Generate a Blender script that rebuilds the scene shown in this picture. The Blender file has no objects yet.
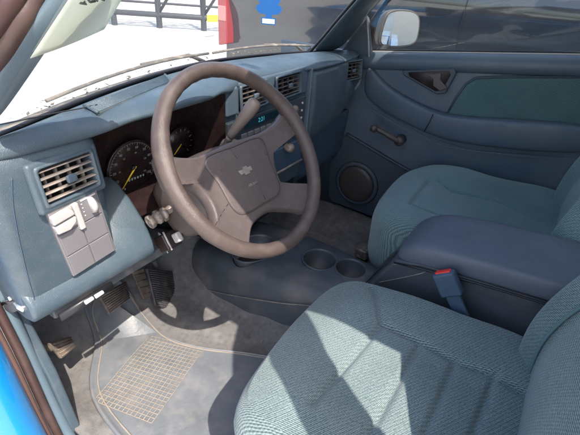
import bpy, bmesh, math, random
from mathutils import Vector, Matrix
random.seed(7)
R = math.radians
S = bpy.context.scene
COL = S.collection

# ------------------------------------------------------------------ camera
CAM = Vector((-.905, -.46, .9635)); FPX = 404.7
yaw, pit, rol = R(58.55), R(31.45), R(4.63)
fw = Vector((math.sin(yaw)*math.cos(pit), math.cos(yaw)*math.cos(pit), -math.sin(pit)))
r0 = Vector((math.cos(yaw), -math.sin(yaw), 0)); u0 = r0.cross(fw)
rt = math.cos(rol)*r0 + math.sin(rol)*u0
up = -math.sin(rol)*r0 + math.cos(rol)*u0
cd = bpy.data.cameras.new('camera'); cam = bpy.data.objects.new('camera', cd); COL.objects.link(cam)
cam.matrix_world = Matrix(((rt.x, up.x, -fw.x, CAM.x), (rt.y, up.y, -fw.y, CAM.y), (rt.z, up.z, -fw.z, CAM.z), (0, 0, 0, 1)))
cd.sensor_width = 36; cd.lens = 36*FPX/580; cd.clip_start = .02; cd.clip_end = 600
S.camera = cam
# ------------------------------------------------------------------ world, sun
SUND = Vector((.185, .36, -.62)).normalized()          # direction the light travels
sunel = math.asin(-SUND.z); sunaz = math.atan2(-SUND.x, -SUND.y)
w = bpy.data.worlds.new('World'); S.world = w; w.use_nodes = True
nt = w.node_tree; bg = nt.nodes['Background']
sky = nt.nodes.new('ShaderNodeTexSky'); sky.sky_type = 'NISHITA'; sky.sun_disc = False
sky.sun_elevation = sunel; sky.sun_rotation = sunaz; sky.air_density = 1.0; sky.dust_density = 2.5
nt.links.new(sky.outputs[0], bg.inputs[0]); bg.inputs[1].default_value = .15
sl = bpy.data.lights.new('sun', 'SUN'); sl.energy = 2.7; sl.angle = R(.5); sl.color = (1, .93, .84)
so = bpy.data.objects.new('sun', sl); COL.objects.link(so)
so.rotation_euler = SUND.to_track_quat('-Z', 'Y').to_euler(); so.location = (-3, -5, 9)
S.view_settings.view_transform = 'Standard'; S.view_settings.look = 'None'
S.view_settings.exposure = 1.6; S.view_settings.gamma = 1
S.cycles.max_bounces = 10; S.cycles.diffuse_bounces = 5; S.cycles.transparent_max_bounces = 16

# ------------------------------------------------------------------ materials
def mat(name, col, rough=.5, metal=0, bump=0, bscale=300, var=.0, vscale=6, spec=.5, coat=0, dirt=None, dscale=9, damt=.5, speck=0):
    m = bpy.data.materials.new(name); m.use_nodes = True; t = m.node_tree; b = t.nodes['Principled BSDF']
    L = t.links.new; N = t.nodes.new
    b.inputs['Roughness'].default_value = rough; b.inputs['Metallic'].default_value = metal
    b.inputs['Specular IOR Level'].default_value = spec; b.inputs['Coat Weight'].default_value = coat
    b.inputs['Coat Roughness'].default_value = .05
    b.inputs['Base Color'].default_value = (*col, 1)
    tc = N('ShaderNodeTexCoord'); src = None
    def mix(a, bcol, fac):
        x = N('ShaderNodeMix'); x.data_type = 'RGBA'
        if a is None: x.inputs[6].default_value = (*col, 1)
        else: L(a, x.inputs[6])
        x.inputs[7].default_value = (*bcol, 1); L(fac, x.inputs[0]); return x.outputs[2]
    def noise(sc, lo, hi, amt, det=5):
        n = N('ShaderNodeTexNoise'); n.inputs['Scale'].default_value = sc; n.inputs['Detail'].default_value = det
        L(tc.outputs['Object'], n.inputs['Vector'])
        r = N('ShaderNodeMapRange'); r.inputs[1].default_value = lo; r.inputs[2].default_value = hi
        r.inputs[3].default_value = 0; r.inputs[4].default_value = amt; L(n.outputs[0], r.inputs[0]); return r.outputs[0]
    if var:
        src = mix(src, tuple(c*.55 for c in col), noise(vscale, .45, .75, var))
    if dirt:
        src = mix(src, dirt, noise(dscale, .48, .72, damt))
    if speck:
        src = mix(src, (.5, .46, .4), noise(900, .68, .74, speck, 2))
    if src: L(src, b.inputs['Base Color'])
    if rough > .15 and not metal:
        n = N('ShaderNodeTexNoise'); n.inputs['Scale'].default_value = 17; n.inputs['Detail'].default_value = 7; n.inputs['Roughness'].default_value = .65
        L(tc.outputs['Object'], n.inputs['Vector'])
        r = N('ShaderNodeMapRange'); r.inputs[1].default_value = .35; r.inputs[2].default_value = .68; r.inputs[3].default_value = rough-.10; r.inputs[4].default_value = min(1, rough+.16)
        L(n.outputs[0], r.inputs[0]); L(r.outputs[0], b.inputs['Roughness'])
    if bump:
        n = N('ShaderNodeTexNoise'); n.inputs['Scale'].default_value = bscale; n.inputs['Detail'].default_value = 2
        L(tc.outputs['Object'], n.inputs['Vector'])
        bp = N('ShaderNodeBump'); bp.inputs['Strength'].default_value = bump; bp.inputs['Distance'].default_value = .001
        L(n.outputs[0], bp.inputs['Height']); L(bp.outputs[0], b.inputs['Normal'])
    return m

def glass(name, tint=(.93, .96, .95), refl=1.0, dust=0):
    m = bpy.data.materials.new(name); m.use_nodes = True; t = m.node_tree; L = t.links.new; N = t.nodes.new
    t.nodes.remove(t.nodes['Principled BSDF']); out = t.nodes['Material Output']
    tr = N('ShaderNodeBsdfTransparent'); tr.inputs[0].default_value = (*tint, 1)
    gl = N('ShaderNodeBsdfGlossy'); gl.inputs['Roughness'].default_value = .01
    lw = N('ShaderNodeLayerWeight'); lw.inputs[0].default_value = .5
    pw = N('ShaderNodeMath'); pw.operation = 'POWER'; L(lw.outputs['Facing'], pw.inputs[0]); pw.inputs[1].default_value = 4.5
    fr = N('ShaderNodeMath'); fr.operation = 'MULTIPLY_ADD'; L(pw.outputs[0], fr.inputs[0]); fr.inputs[1].default_value = .8; fr.inputs[2].default_value = .025
    mx = N('ShaderNodeMixShader'); L(fr.outputs[0], mx.inputs[0]); L(tr.outputs[0], mx.inputs[1]); L(gl.outputs[0], mx.inputs[2])
    last = mx
    if dust:
        df = N('ShaderNodeBsdfDiffuse'); df.inputs[0].default_value = (.6, .58, .54, 1)
        tl = N('ShaderNodeBsdfTranslucent'); tl.inputs[0].default_value = (.6, .58, .54, 1)
        ad = N('ShaderNodeMixShader'); ad.inputs[0].default_value = .5; L(df.outputs[0], ad.inputs[1]); L(tl.outputs[0], ad.inputs[2])
        n = N('ShaderNodeTexNoise'); n.inputs['Scale'].default_value = 5; n.inputs['Detail'].default_value = 8
        tc = N('ShaderNodeTexCoord'); L(tc.outputs['Object'], n.inputs['Vector'])
        r = N('ShaderNodeMapRange'); r.inputs[1].default_value = .3; r.inputs[2].default_value = .8; r.inputs[3].default_value = dust*.5; r.inputs[4].default_value = dust*1.6
        L(n.outputs[0], r.inputs[0])
        m2 = N('ShaderNodeMixShader'); L(r.outputs[0], m2.inputs[0]); L(mx.outputs[0], m2.inputs[1]); L(ad.outputs[0], m2.inputs[2]); last = m2
    L(last.outputs[0], out.inputs[0]); return m

def fabric(name, base, thread, pitch=.0031, axis='cushion', amt=1.0):
    """woven twill: pale threads in short dashes running over a darker ground"""
    m = bpy.data.materials.new(name); m.use_nodes = True; t = m.node_tree; b = t.nodes['Principled BSDF']; L = t.links.new; N = t.nodes.new
    b.inputs['Roughness'].default_value = .95; b.inputs['Specular IOR Level'].default_value = .15
    b.inputs['Sheen Weight'].default_value = .25; b.inputs['Sheen Roughness'].default_value = .5
    tc = N('ShaderNodeTexCoord'); mp = N('ShaderNodeSeparateXYZ')
    wn = N('ShaderNodeTexNoise'); wn.inputs['Scale'].default_value = 14; wn.inputs['Detail'].default_value = 3
    L(tc.outputs['Object'], wn.inputs['Vector'])
    ws = N('ShaderNodeVectorMath'); ws.operation = 'SCALE'; ws.inputs['Scale'].default_value = .006; L(wn.outputs['Color'], ws.inputs[0])
    wa = N('ShaderNodeVectorMath'); wa.operation = 'ADD'; L(tc.outputs['Object'], wa.inputs[0]); L(ws.outputs[0], wa.inputs[1])
    L(wa.outputs[0], mp.inputs[0])
    def M(op, a, bb=None, c=None):
        n = N('ShaderNodeMath'); n.operation = op
        for i, v in enumerate((a, bb, c)):
            if v is None: continue
            if isinstance(v, (int, float)): n.inputs[i].default_value = v
            else: L(v, n.inputs[i])
        return n.outputs[0]
    X, Y, Z = mp.outputs
    if axis == 'cushion':
        a = M('ADD', X, M('MULTIPLY', Y, .12)); c = Y
    else:
        a = M('ADD', Z, M('MULTIPLY', Y, -.1)); c = X
        a = M('ADD', a, M('MULTIPLY', X, .25))
    k = 2*math.pi/pitch
    u = M('SINE', M('MULTIPLY', a, k))
    rowp = M('MULTIPLY', M('FLOOR', M('DIVIDE', a, pitch)), 1.9)
    v = M('SINE', M('ADD', M('MULTIPLY', c, k*.42), rowp))
    h = M('ADD', M('MULTIPLY', u, .72), M('MULTIPLY', v, .28))
    nn = N('ShaderNodeTexNoise'); nn.inputs['Scale'].default_value = 420; nn.inputs['Detail'].default_value = 2; L(tc.outputs['Object'], nn.inputs['Vector'])
    h2 = M('ADD', h, M('MULTIPLY', M('SUBTRACT', nn.outputs[0], .5), 2.4))
    r = N('ShaderNodeMapRange'); r.inputs[1].default_value = -.9; r.inputs[2].default_value = 1.0; r.inputs[4].default_value = amt; L(h2, r.inputs[0])
    big = N('ShaderNodeTexNoise'); big.inputs['Scale'].default_value = 7; big.inputs['Detail'].default_value = 4; L(tc.outputs['Object'], big.inputs['Vector'])
    mx = N('ShaderNodeMix'); mx.data_type = 'RGBA'; mx.inputs[6].default_value = (*base, 1); mx.inputs[7].default_value = (*thread, 1); L(r.outputs[0], mx.inputs[0])
    mb = N('ShaderNodeMix'); mb.data_type = 'RGBA'; mb.blend_type = 'MULTIPLY'; mb.inputs[7].default_value = (.72, .78, .76, 1)
    rb = N('ShaderNodeMapRange'); rb.inputs[1].default_value = .4; rb.inputs[2].default_value = .7; rb.inputs[4].default_value = .8; L(big.outputs[0], rb.inputs[0])
    L(rb.outputs[0], mb.inputs[0]); L(mx.outputs[2], mb.inputs[6]); L(mb.outputs[2], b.inputs['Base Color'])
    bp = N('ShaderNodeBump'); bp.inputs['Strength'].default_value = .3; bp.inputs['Distance'].default_value = .0012; L(h2, bp.inputs['Height']); L(bp.outputs[0], b.inputs['Normal'])
    return m

BLUE = (.056, .082, .102)
Mdash = mat('dash plastic', BLUE, .38, bump=.45, bscale=700, var=.25, vscale=5, dirt=(.20, .20, .195), dscale=26, damt=.14, speck=.5)
Mdashlow = mat('lower dash plastic', (.045, .075, .115), .5, bump=.3, bscale=900, var=.3)
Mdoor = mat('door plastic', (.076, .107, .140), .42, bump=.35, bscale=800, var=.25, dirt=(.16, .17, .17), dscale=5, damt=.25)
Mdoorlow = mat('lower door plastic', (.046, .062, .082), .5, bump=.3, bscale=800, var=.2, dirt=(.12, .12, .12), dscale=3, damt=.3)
Mcons = mat('console plastic', (.060, .068, .080), .38, bump=.35, bscale=800, var=.3, dirt=(.22, .18, .155), dscale=8, damt=.5)
Marm = mat('armrest vinyl', (.098, .112, .140), .42, bump=.4, bscale=1100, var=.2, dirt=(.2, .19, .19), dscale=6, damt=.2)
Mwheel = mat('steering wheel vinyl', (.082, .058, .050), .30, bump=.5, bscale=1500, var=.25, vscale=30, dirt=(.17, .13, .11), dscale=40, damt=.3)
Mhub = mat('airbag cover vinyl', (.092, .071, .066), .32, bump=.5, bscale=1400, var=.15, vscale=30, dirt=(.15, .125, .115), dscale=45, damt=.25)
Mdark = mat('dark brown plastic', (.035, .023, .021), .38, bump=.2, bscale=600, dirt=(.12, .09, .08), dscale=12, damt=.35)
Mblack = mat('black plastic', (.012, .012, .014), .45)
Mvoid = mat('vent cavity', (.006, .005, .005), .9)
Mclus = mat('cluster face', (.022, .012, .012), .25, dirt=(.06, .04, .037), dscale=30, damt=.25)
Mwhite = mat('dial print', (.75, .74, .70), .6)
Mmuted = mat('dim dial print', (.30, .28, .26), .6)
Myel = mat('needle', (.9, .60, .02), .5)
Mmauve = mat('switch plastic', (.160, .150, .157), .5, bump=.3, bscale=900, var=.15)
Mswlite = mat('pale switch plastic', (.42, .39, .37), .45, bump=.1, bscale=500, var=.15, vscale=30)
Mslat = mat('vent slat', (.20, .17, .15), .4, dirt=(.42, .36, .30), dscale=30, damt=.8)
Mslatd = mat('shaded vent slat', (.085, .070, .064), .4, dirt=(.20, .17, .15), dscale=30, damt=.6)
Mcarpet = mat('carpet', (.150, .143, .140), .98, bump=1.0, bscale=350, var=.6, vscale=70, dirt=(.235, .222, .21), dscale=30, damt=.55, speck=.6, spec=.1)
Mrubber = mat('rubber mat', (.140, .150, .162), .40, bump=.6, bscale=120, var=.5, vscale=18, dirt=(.23, .215, .20), dscale=28, damt=.5, speck=.5)
Mgrid = mat('dusty mat ridges', (.25, .215, .18), .8, bump=.3, bscale=300, var=.5, vscale=40)
Mrust = mat('worn pedal rubber', (.085, .068, .055), .7, bump=.5, bscale=300, dirt=(.26, .20, .15), dscale=25, damt=.8)
Mped = mat('pedal rubber', (.045, .042, .045), .5, dirt=(.25, .21, .18), dscale=25, damt=.4)
Mchrome = mat('bright metal', (.75, .73, .70), .18, metal=1)
Mstalk = mat('stalk plastic', (.17, .135, .110), .3, dirt=(.42, .35, .29), dscale=60, damt=.8)
Mshroud = mat('shroud plastic', (.085, .066, .060), .42, bump=.3, bscale=700, dirt=(.15, .12, .10), dscale=12, damt=.4)
Mcrank = mat('crank plastic', (.060, .048, .043), .4)
Mlever = mat('lever plastic', (.17, .13, .11), .4, bump=.3, bscale=700, dirt=(.32, .25, .2), dscale=20, damt=.4)
Mseal = mat('door seal rubber', (.055, .030, .026), .5, bump=.2, bscale=300, dirt=(.14, .095, .08), dscale=15, damt=.4)
Mpaint = mat('bright blue paint', (.004, .20, .50), .3, coat=1, spec=.5)
Mtrim = mat('pillar trim', (.095, .135, .165), .45, bump=.3, bscale=800, var=.2)
Msteel = mat('painted bracket steel', (.075, .085, .095), .5, var=.4, vscale=25, dirt=(.25, .2, .17), dscale=30, damt=.5)
Mred = mat('red button', (.75, .03, .02), .35)
Mlcd = mat('radio display', (.008, .025, .035), .1)
Mlcdon = bpy.data.materials.new('lit digits'); Mlcdon.use_nodes = True
_b = Mlcdon.node_tree.nodes['Principled BSDF']; _b.inputs['Base Color'].default_value = (.05, .3, .4, 1); _b.inputs['Emission Color'].default_value = (.1, .6, .8, 1); _b.inputs['Emission Strength'].default_value = .12
FB, FT = (.048, .082, .090), (.30, .355, .340)
Mfab = fabric('seat cloth', FB, FT)
Mfabb = fabric('seat back cloth', FB, (.26, .33, .325), axis='back')
Mfabp = fabric('far seat cloth', (.080, .140, .145), (.250, .335, .325), .0027, amt=.85)
Mfabpb = fabric('far seat back cloth', (.066, .125, .130), (.285, .375, .360), .0036, 'back')
Minsert = fabric('door cloth', (.048, .092, .098), (.125, .205, .200), .0019, 'back')
Mpiping = mat('piping', (.09, .16, .17), .8)
Mglass = glass('window glass', dust=.012)
Mwind = glass('windshield glass', (.95, .97, .96), dust=.075)
Mmir = mat('mirror glass', (.9, .9, .9), .02, metal=1)
Mcowl = mat('weathered cowl plastic', (.13, .11, .09), .8, bump=.8, bscale=120, dirt=(.45, .38, .30), dscale=20, damt=.8)
Mdarkpaint = mat('charcoal paint', (.022, .024, .028), .12, coat=1, dirt=(.07, .06, .05), dscale=2, damt=.3)
Mtail = mat('tail lamp lens', (.36, .018, .020), .15, coat=1)
Mtyre = mat('tyre', (.02, .02, .02), .8, bump=.5, bscale=60)
Mrim = mat('wheel alloy', (.5, .5, .5), .3, metal=1)
Mground = mat('pale concrete', (.62, .58, .52), .9, bump=.3, bscale=20, var=.35, vscale=.5, dirt=(.38, .32, .26), dscale=.35, damt=.6)
Mfence = mat('weathered steel', (.045, .045, .05), .6, var=.3, vscale=5)
Mpaper = mat('pale green sheet', (.74, .76, .68), .8, var=.1, vscale=12)
Mink = mat('ink', (.10, .12, .10), .7)
Mtree = mat('air freshener card', (.004, .10, .34), .6)
Mcardw = mat('white card', (.80, .80, .78), .7)
Myplate = mat('yellow sign', (.75, .5, .03), .5)
Mwall = mat('beige stucco', (.68, .60, .50), .85, bump=.3, bscale=30, var=.2)
Mstrap = mat('belt stalk', (.05, .085, .13), .5)

# translucency for the paper sheet
t = Mpaper.node_tree; b = t.nodes['Principled BSDF']; tl = t.nodes.new('ShaderNodeBsdfTranslucent'); tl.inputs[0].default_value = (.80, .82, .74, 1)
mx = t.nodes.new('ShaderNodeMixShader'); mx.inputs[0].default_value = .6
t.links.new(b.outputs[0], mx.inputs[1]); t.links.new(tl.outputs[0], mx.inputs[2]); t.links.new(mx.outputs[0], t.nodes['Material Output'].inputs[0])

# ------------------------------------------------------------------ helpers
def at(px, py, ax, v):
    """real-world point seen at a photo pixel on the plane x/y/z = v"""
    d = rt*((px-290)/FPX) + up*(-(py-217.5)/FPX) + fw
    i = 'xyz'.index(ax); return CAM + d*((v-CAM[i])/d[i])
def tag(o, label=None, cat=None, group=None, kind=None):
    if label: o['label'] = label
    if cat: o['category'] = cat
    if group: o['group'] = group
    if kind: o['kind'] = kind
    return o
def empty(name, loc, label, cat, group=None):
    o = bpy.data.objects.new(name, None); COL.objects.link(o); o.location = loc; o.empty_display_size = .05
    bpy.context.view_layer.update()
    return tag(o, label, cat, group)
class MB:
    def __init__(s): s.v = []; s.f = []
    def add(s, vs, fs):
        n = len(s.v); s.v += [Vector(v) for v in vs]; s.f += [tuple(n+i for i in f) for f in fs]; return s
    def box(s, lo, hi, M=None):
        x0, y0, z0 = lo; x1, y1, z1 = hi
        vs = [Vector(p) for p in ((x0,y0,z0),(x1,y0,z0),(x1,y1,z0),(x0,y1,z0),(x0,y0,z1),(x1,y0,z1),(x1,y1,z1),(x0,y1,z1))]
        if M is not None: vs = [M @ v for v in vs]
        return s.add(vs, [(0,3,2,1),(4,5,6,7),(0,1,5,4),(1,2,6,5),(2,3,7,6),(3,0,4,7)])
    def tube(s, pts, r, n=10, closed=False, sx=1.0):
        pts = [Vector(p) for p in pts]; m = len(pts); vs = []; fs = []
        rr = r if isinstance(r, (list, tuple)) else [r]*m
        up_ = None
        for i, p in enumerate(pts):
            a = pts[(i-1) % m] if (closed or i > 0) else p; c = pts[(i+1) % m] if (closed or i < m-1) else p
            t_ = (c-a).normalized()
            if up_ is None:
                up_ = Vector((0, 0, 1)) if abs(t_.z) < .9 else Vector((1, 0, 0))
            side = t_.cross(up_).normalized(); up_ = side.cross(t_).normalized()
            for k in range(n):
                q = 2*math.pi*k/n; vs.append(p + side*math.cos(q)*rr[i]*sx + up_*math.sin(q)*rr[i])
        for i in range(m if closed else m-1):
            j = (i+1) % m
            for k in range(n): fs.append((i*n+k, i*n+(k+1) % n, j*n+(k+1) % n, j*n+k))
        if not closed: fs += [tuple(reversed(range(n))), tuple(range((m-1)*n, m*n))]
        return s.add(vs, fs)
    def prism(s, poly, depth):
        """poly: 3-D loop; depth: vector to sweep it along"""
        n = len(poly); poly = [Vector(p) for p in poly]; d = Vector(depth)
        return s.add(poly + [p+d for p in poly], [tuple(reversed(range(n))), tuple(range(n, 2*n))] + [(i, (i+1) % n, n+(i+1) % n, n+i) for i in range(n)])
    def loft(s, secs, closed=True, caps=True):
        n = len(secs[0]); m = len(secs); vs = [Vector(p) for q in secs for p in q]; fs = []
        for i in range(m-1):
            for k in range(n if closed else n-1): fs.append((i*n+k, i*n+(k+1) % n, (i+1)*n+(k+1) % n, (i+1)*n+k))
        if caps and closed: fs += [tuple(reversed(range(n))), tuple(range((m-1)*n, m*n))]
        return s.add(vs, fs)
    def lathe(s, prof, M, n=24):
        """prof: (radius, height) pairs about local z"""
        vs = []; fs = []; m = len(prof)
        for (r_, h) in prof:
            for k in range(n):
                q = 2*math.pi*k/n; vs.append(M @ Vector((r_*math.cos(q), r_*math.sin(q), h)))
        for i in range(m-1):
            for k in range(n): fs.append((i*n+k, i*n+(k+1) % n, (i+1)*n+(k+1) % n, (i+1)*n+k))
        fs += [tuple(reversed(range(n))), tuple(range((m-1)*n, m*n))]
        return s.add(vs, fs)
    def build(s, name, m, parent=None, bevel=0, seg=3, sub=0, smooth=True, solid=0, crease=None):
        me = bpy.data.meshes.new(name); me.from_pydata([tuple(v) for v in s.v], [], s.f)
        bm = bmesh.new(); bm.from_mesh(me); bmesh.ops.recalc_face_normals(bm, faces=bm.faces); bm.to_mesh(me); bm.free()
        me.materials.append(m); o = bpy.data.objects.new(name, me); COL.objects.link(o)
        if parent is not None:
            o.parent = parent; o.matrix_parent_inverse = parent.matrix_world.inverted()
        if smooth:
            for p in me.polygons: p.use_smooth = True
        if solid:
            md = o.modifiers.new('solid', 'SOLIDIFY'); md.thickness = solid; md.offset = -1
        if bevel:
            md = o.modifiers.new('bevel', 'BEVEL'); md.width = bevel; md.segments = seg; md.limit_method = 'ANGLE'; md.angle_limit = R(35)
            if smooth: o.modifiers.new('wn', 'WEIGHTED_NORMAL')
        if sub:
            md = o.modifiers.new('sub', 'SUBSURF'); md.levels = sub; md.render_levels = sub
        return o
def B(lo, hi, M=None): return MB().box(lo, hi, M)
def carve(o, mb):
    """cut a closed shape out of an object and keep the result as its mesh"""
    c = mb.build('cutter', Mblack, None, smooth=False)
    md = o.modifiers.new('cut', 'BOOLEAN'); md.object = c; md.operation = 'DIFFERENCE'; md.solver = 'EXACT'
    dg = bpy.context.evaluated_depsgraph_get(); me = bpy.data.meshes.new_from_object(o.evaluated_get(dg)); o.modifiers.clear(); o.data = me
    bpy.data.objects.remove(c, do_unlink=True)
    for p in me.polygons: p.use_smooth = True
    me.set_sharp_from_angle(angle=R(32))
    return o
def frame(o, X, Y):
    X = Vector(X).normalized(); Y = Vector(Y); Z = X.cross(Y).normalized(); Y = Z.cross(X)
    return Matrix(((X.x, Y.x, Z.x, o[0]), (X.y, Y.y, Z.y, o[1]), (X.z, Y.z, Z.z, o[2]), (0, 0, 0, 1)))
def interp(tab, x):
    if x <= tab[0][0]: return tab[0][1]
    for (a, va), (b_, vb) in zip(tab, tab[1:]):
        if x <= b_:
            f = (x-a)/(b_-a); return va+(vb-va)*f
    return tab[-1][1]
def smooth_curve(pts, k=6, closed=False):
    P = [Vector(p) for p in pts]; n = len(P); out = []
    for i in range(n if closed else n-1):
        p0 = P[(i-1) % n] if closed or i > 0 else P[i]; p1 = P[i]; p2 = P[(i+1) % n]; p3 = P[(i+2) % n] if closed or i < n-2 else P[(i+1) % n]
        for j in range(k):
            u = j/k; out.append(.5*((2*p1)+(p2-p0)*u+(2*p0-5*p1+4*p2-p3)*u*u+(3*p1-p0-3*p2+p3)*u**3))
    if not closed: out.append(P[-1])
    return out
def text_mesh(name, body, M, size, m, parent, thick=.0002, align='CENTER'):
    cu = bpy.data.curves.new(name, 'FONT'); cu.body = body; cu.size = size; cu.align_x = align; cu.align_y = 'CENTER'; cu.extrude = thick
    o = bpy.data.objects.new(name, cu); COL.objects.link(o)
    dg = bpy.context.evaluated_depsgraph_get(); me = bpy.data.meshes.new_from_object(o.evaluated_get(dg)); bpy.data.objects.remove(o)
    me.transform(M); me.materials.clear(); me.materials.append(m)
    q = bpy.data.objects.new(name, me); COL.objects.link(q)
    if parent is not None: q.parent = parent; q.matrix_parent_inverse = parent.matrix_world.inverted()
    return q

# ================================================================== GROUND
GZ = -.42
g = B((-60, -60, GZ-.2), (90, 90, GZ)).build('ground', Mground, smooth=False); tag(g, 'pale sunlit concrete yard around the trucks', kind='structure')

# ================================================================== CAB SHELL (blue pickup)
cab = empty('pickup_cab', (0, 0, GZ), 'blue pickup truck cab with slate blue trim around the open driver doorway', 'pickup truck')
def ws_base(x): return Vector((x, .40+.08*x-.33*x*x, .728-.02*max(0, x)/.6))
def ws_pt(x, v):       # windshield surface; v 0 at the base, 1 at the header
    b_ = ws_base(x); k = .47*v; return Vector((b_.x*(1-.14*v), b_.y-k*1.02, b_.z+k*.93))
xs = [-.70+1.40*i/24 for i in range(25)]
ws = MB().loft([[ws_pt(x, v/8) for v in range(9)] for x in xs], closed=False)
ws.build('windshield', Mwind, cab)
MB().tube([ws_pt(x, -.008)+Vector((0, .003, -.003)) for x in xs], .0038).build('windshield_seal', Mblack, cab)
MB().tube([ws_pt(x, 1.02) for x in xs], .014).build('windshield_header', Mtrim, cab)
# right pillar trim
a = [ws_pt(x0, v)+Vector((-.004, -.008, 0)) for x0, v in ((.505, -.05), (.485, .12), (.455, .33), (.42, .65), (.39, 1.05))]
bq = [at(342, 50, 'x', .640), at(351, 36, 'x', .632), at(367, 17, 'x', .615), at(392, -14, 'x', .59), Vector((.565, -.10, 1.13))]
secs = []
for p, q in zip(a, bq):
    mid = (p+q)/2+Vector((-.018, -.022, .0)); back = (p+q)/2+Vector((.06, .06, 0))
    secs.append([p, p*.65+mid*.35+Vector((-.004, -.003, 0)), mid, q*.65+mid*.35+Vector((-.002, -.006, 0)), q, q+Vector((.05, .03, 0)), back, p+Vector((.03, .04, 0))])
MB().loft(secs).build('pillar_trim', Mdash, cab, sub=2)
MB().prism([at(340, 52, 'x', .662), at(367, 17, 'x', .650), at(370, 30, 'x', .655), at(371, 64, 'x', .668), at(352, 62, 'x', .668)], (.02, 0, 0)).build('sail_trim', Mdoor, cab, bevel=.003)
MB().tube([at(367, 16, 'x', .646), at(368.5, 40, 'x', .652), at(369, 60, 'x', .660)], .0035, 8).build('sail_bead', Mswlite, cab)
MB().tube(smooth_curve([at(306, 53, 'x', .50), at(312, 48, 'x', .505)]+[p+Vector((-.012, .004, .002)) for p in a]), .005, 8).build('windshield_seal', Mblack, cab)
# left pillar: trim, seal, outer skin
le = [at(-10, 136, 'x', -.665), at(14, 106, 'x', -.652), at(48, 57, 'x', -.632), at(86, 1, 'x', -.605), at(128, -60, 'x', -.575)]
lo = [at(-14, 88, 'x', -.685), at(5, 60, 'x', -.675), at(24, 30, 'x', -.660), at(44, 0, 'x', -.635), at(84, -60, 'x', -.605)]
secs = []
for p, q in zip(le, lo):
    n_ = Vector((-.012, -.012, .004)); mid = (p+q)/2+n_
    secs.append([p, p*.6+mid*.4+n_*.6, mid, q*.6+mid*.4+n_*.6, q, q+Vector((.03, .05, .01)), p+Vector((.012, .04, .01))])
MB().loft(secs).build('pillar_trim', Mtrim, cab, sub=2)
def shift(L_, d): return [p+Vector(d) for p in L_]
so1 = [at(-20, 62, 'x', -.69), at(-2, 42, 'x', -.68), at(16, 12, 'x', -.665), at(34, -14, 'x', -.645), at(62, -60, 'x', -.62)]
MB().tube(smooth_curve([(p+q)/2+Vector((-.002, 0, 0)) for p, q in zip(lo, so1)]), .0125, 12).build('door_seal', Mseal, cab)
so2 = [at(-40, 40, 'x', -.70), at(-20, 20, 'x', -.695), at(-3, -3, 'x', -.68), at(12, -26, 'x', -.66), at(40, -70, 'x', -.63)]
MB().tube(smooth_curve([(p+q)/2 for p, q in zip(so1, so2)]), .013, 12).build('pillar_flange', mat('dark brown primer', (.05, .022, .02), .5), cab)  # outer flange, dark brown in its own colour
# roof, rear wall, right header, rear pillars
roofx = .565
rp = [(x*.86, ws_pt(x, 1).y+.01, 1.158) for x in [-.655+1.31*i/12 for i in range(13)]]+[(roofx, -1.45, 1.158), (-roofx, -1.45, 1.158)]
MB().prism(rp, (0, 0, .05)).build('roof', Mpaint, cab, bevel=.02)
MB().prism([(x*.82, ws_pt(x, 1).y-.02, 1.146) for x in [-.655+1.31*i/12 for i in range(13)]]+[(.54, -1.40, 1.146), (-.54, -1.40, 1.146)], (0, 0, .006)).build('headliner', mat('headliner cloth', (.30, .34, .36), .95), cab)
MB().box((-.70, -1.5, .0), (.70, -1.46, .75)).build('rear_wall', Mtrim, cab)
MB().box((-.66, -1.49, .76), (.66, -1.47, 1.14)).build('rear_window', Mglass, cab)
secs = []
for x, y0, y1, z, nx_, nz_ in ((-.73, -.80, -.60, -.1, 1, 0), (-.725, -.80, -.595, .55, 1, 0), (-.715, -.80, -.60, .88, 1, .1), (-.697, -.775, -.60, 1.05, .9, .4), (-.64, -.71, -.58, 1.13, .4, .9), (-.55, -.63, -.54, 1.165, .1, 1)):
    secs.append([Vector((x, y0, z)), Vector((x, y1, z)), Vector((x+.03*nx_, y1, z-.03*nz_)), Vector((x+.03*nx_, y0, z-.03*nz_))])
MB().loft(secs).build('rear_door_pillar', Mtrim, cab, bevel=.01)  # out of view; placed and shaped to cast the shadow band on the driver cushion
MB().prism([(.60, -.72, 1.15), (.60, -.86, 1.15), (.71, -.80, .55), (.73, -.80, -.1), (.73, -.62, -.1), (.71, -.64, .55)], (-.04, 0, 0)).build('rear_door_pillar', Mtrim, cab, bevel=.01)
MB().box((-.76, -1.5, -.1), (-.70, -.80, .72)).build('cab_side', Mpaint, cab, bevel=.01)
MB().box((.72, -1.5, -.1), (.80, -.80, .72)).build('cab_side', Mpaint, cab, bevel=.01)
# driver side hinge pillar and jamb
P = lambda L_, ax, v: [at(x, y, ax, v) for x, y in L_]
MB().prism([(-.705, .34, .78), (-.705, .30, .40), (-.705, .225, .20), (-.705, .195, -.02), (-.705, .50, -.06), (-.705, .55, .60)], (.022, 0, 0)).build('kick_panel', Mdash, cab, bevel=.006)
js = smooth_curve([(-.728, .30, .62), (-.728, .275, .42), (-.728, .245, .28), (-.73, .215, .08), (-.73, .17, -.03), (-.73, .02, -.06), (-.73, -.7, -.06)])
MB().tube(js, .009, 10).build('door_seal', Mseal, cab)
MB().tube([p+Vector((-.018, -.012, 0)) for p in js], .006, 8).build('door_seal', mat('jamb sealer', (.10, .055, .045), .6), cab)
jb = [Vector((-.74, .36, .70)), Vector((-.74, .262, .42)), Vector((-.742, .232, .28)), Vector((-.745, .20, .08)), Vector((-.745, .15, -.04)), Vector((-.745, 0, -.075)), Vector((-.745, -.7, -.075))]
secs = []
for p in jb: secs.append([p, p+Vector((-.02, -.03, -.008)), p+Vector((-.05, -.045, -.012)), p+Vector((-.085, -.03, -.01)), p+Vector((-.10, .05, 0)), p+Vector((-.01, .08, .0))])
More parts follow.
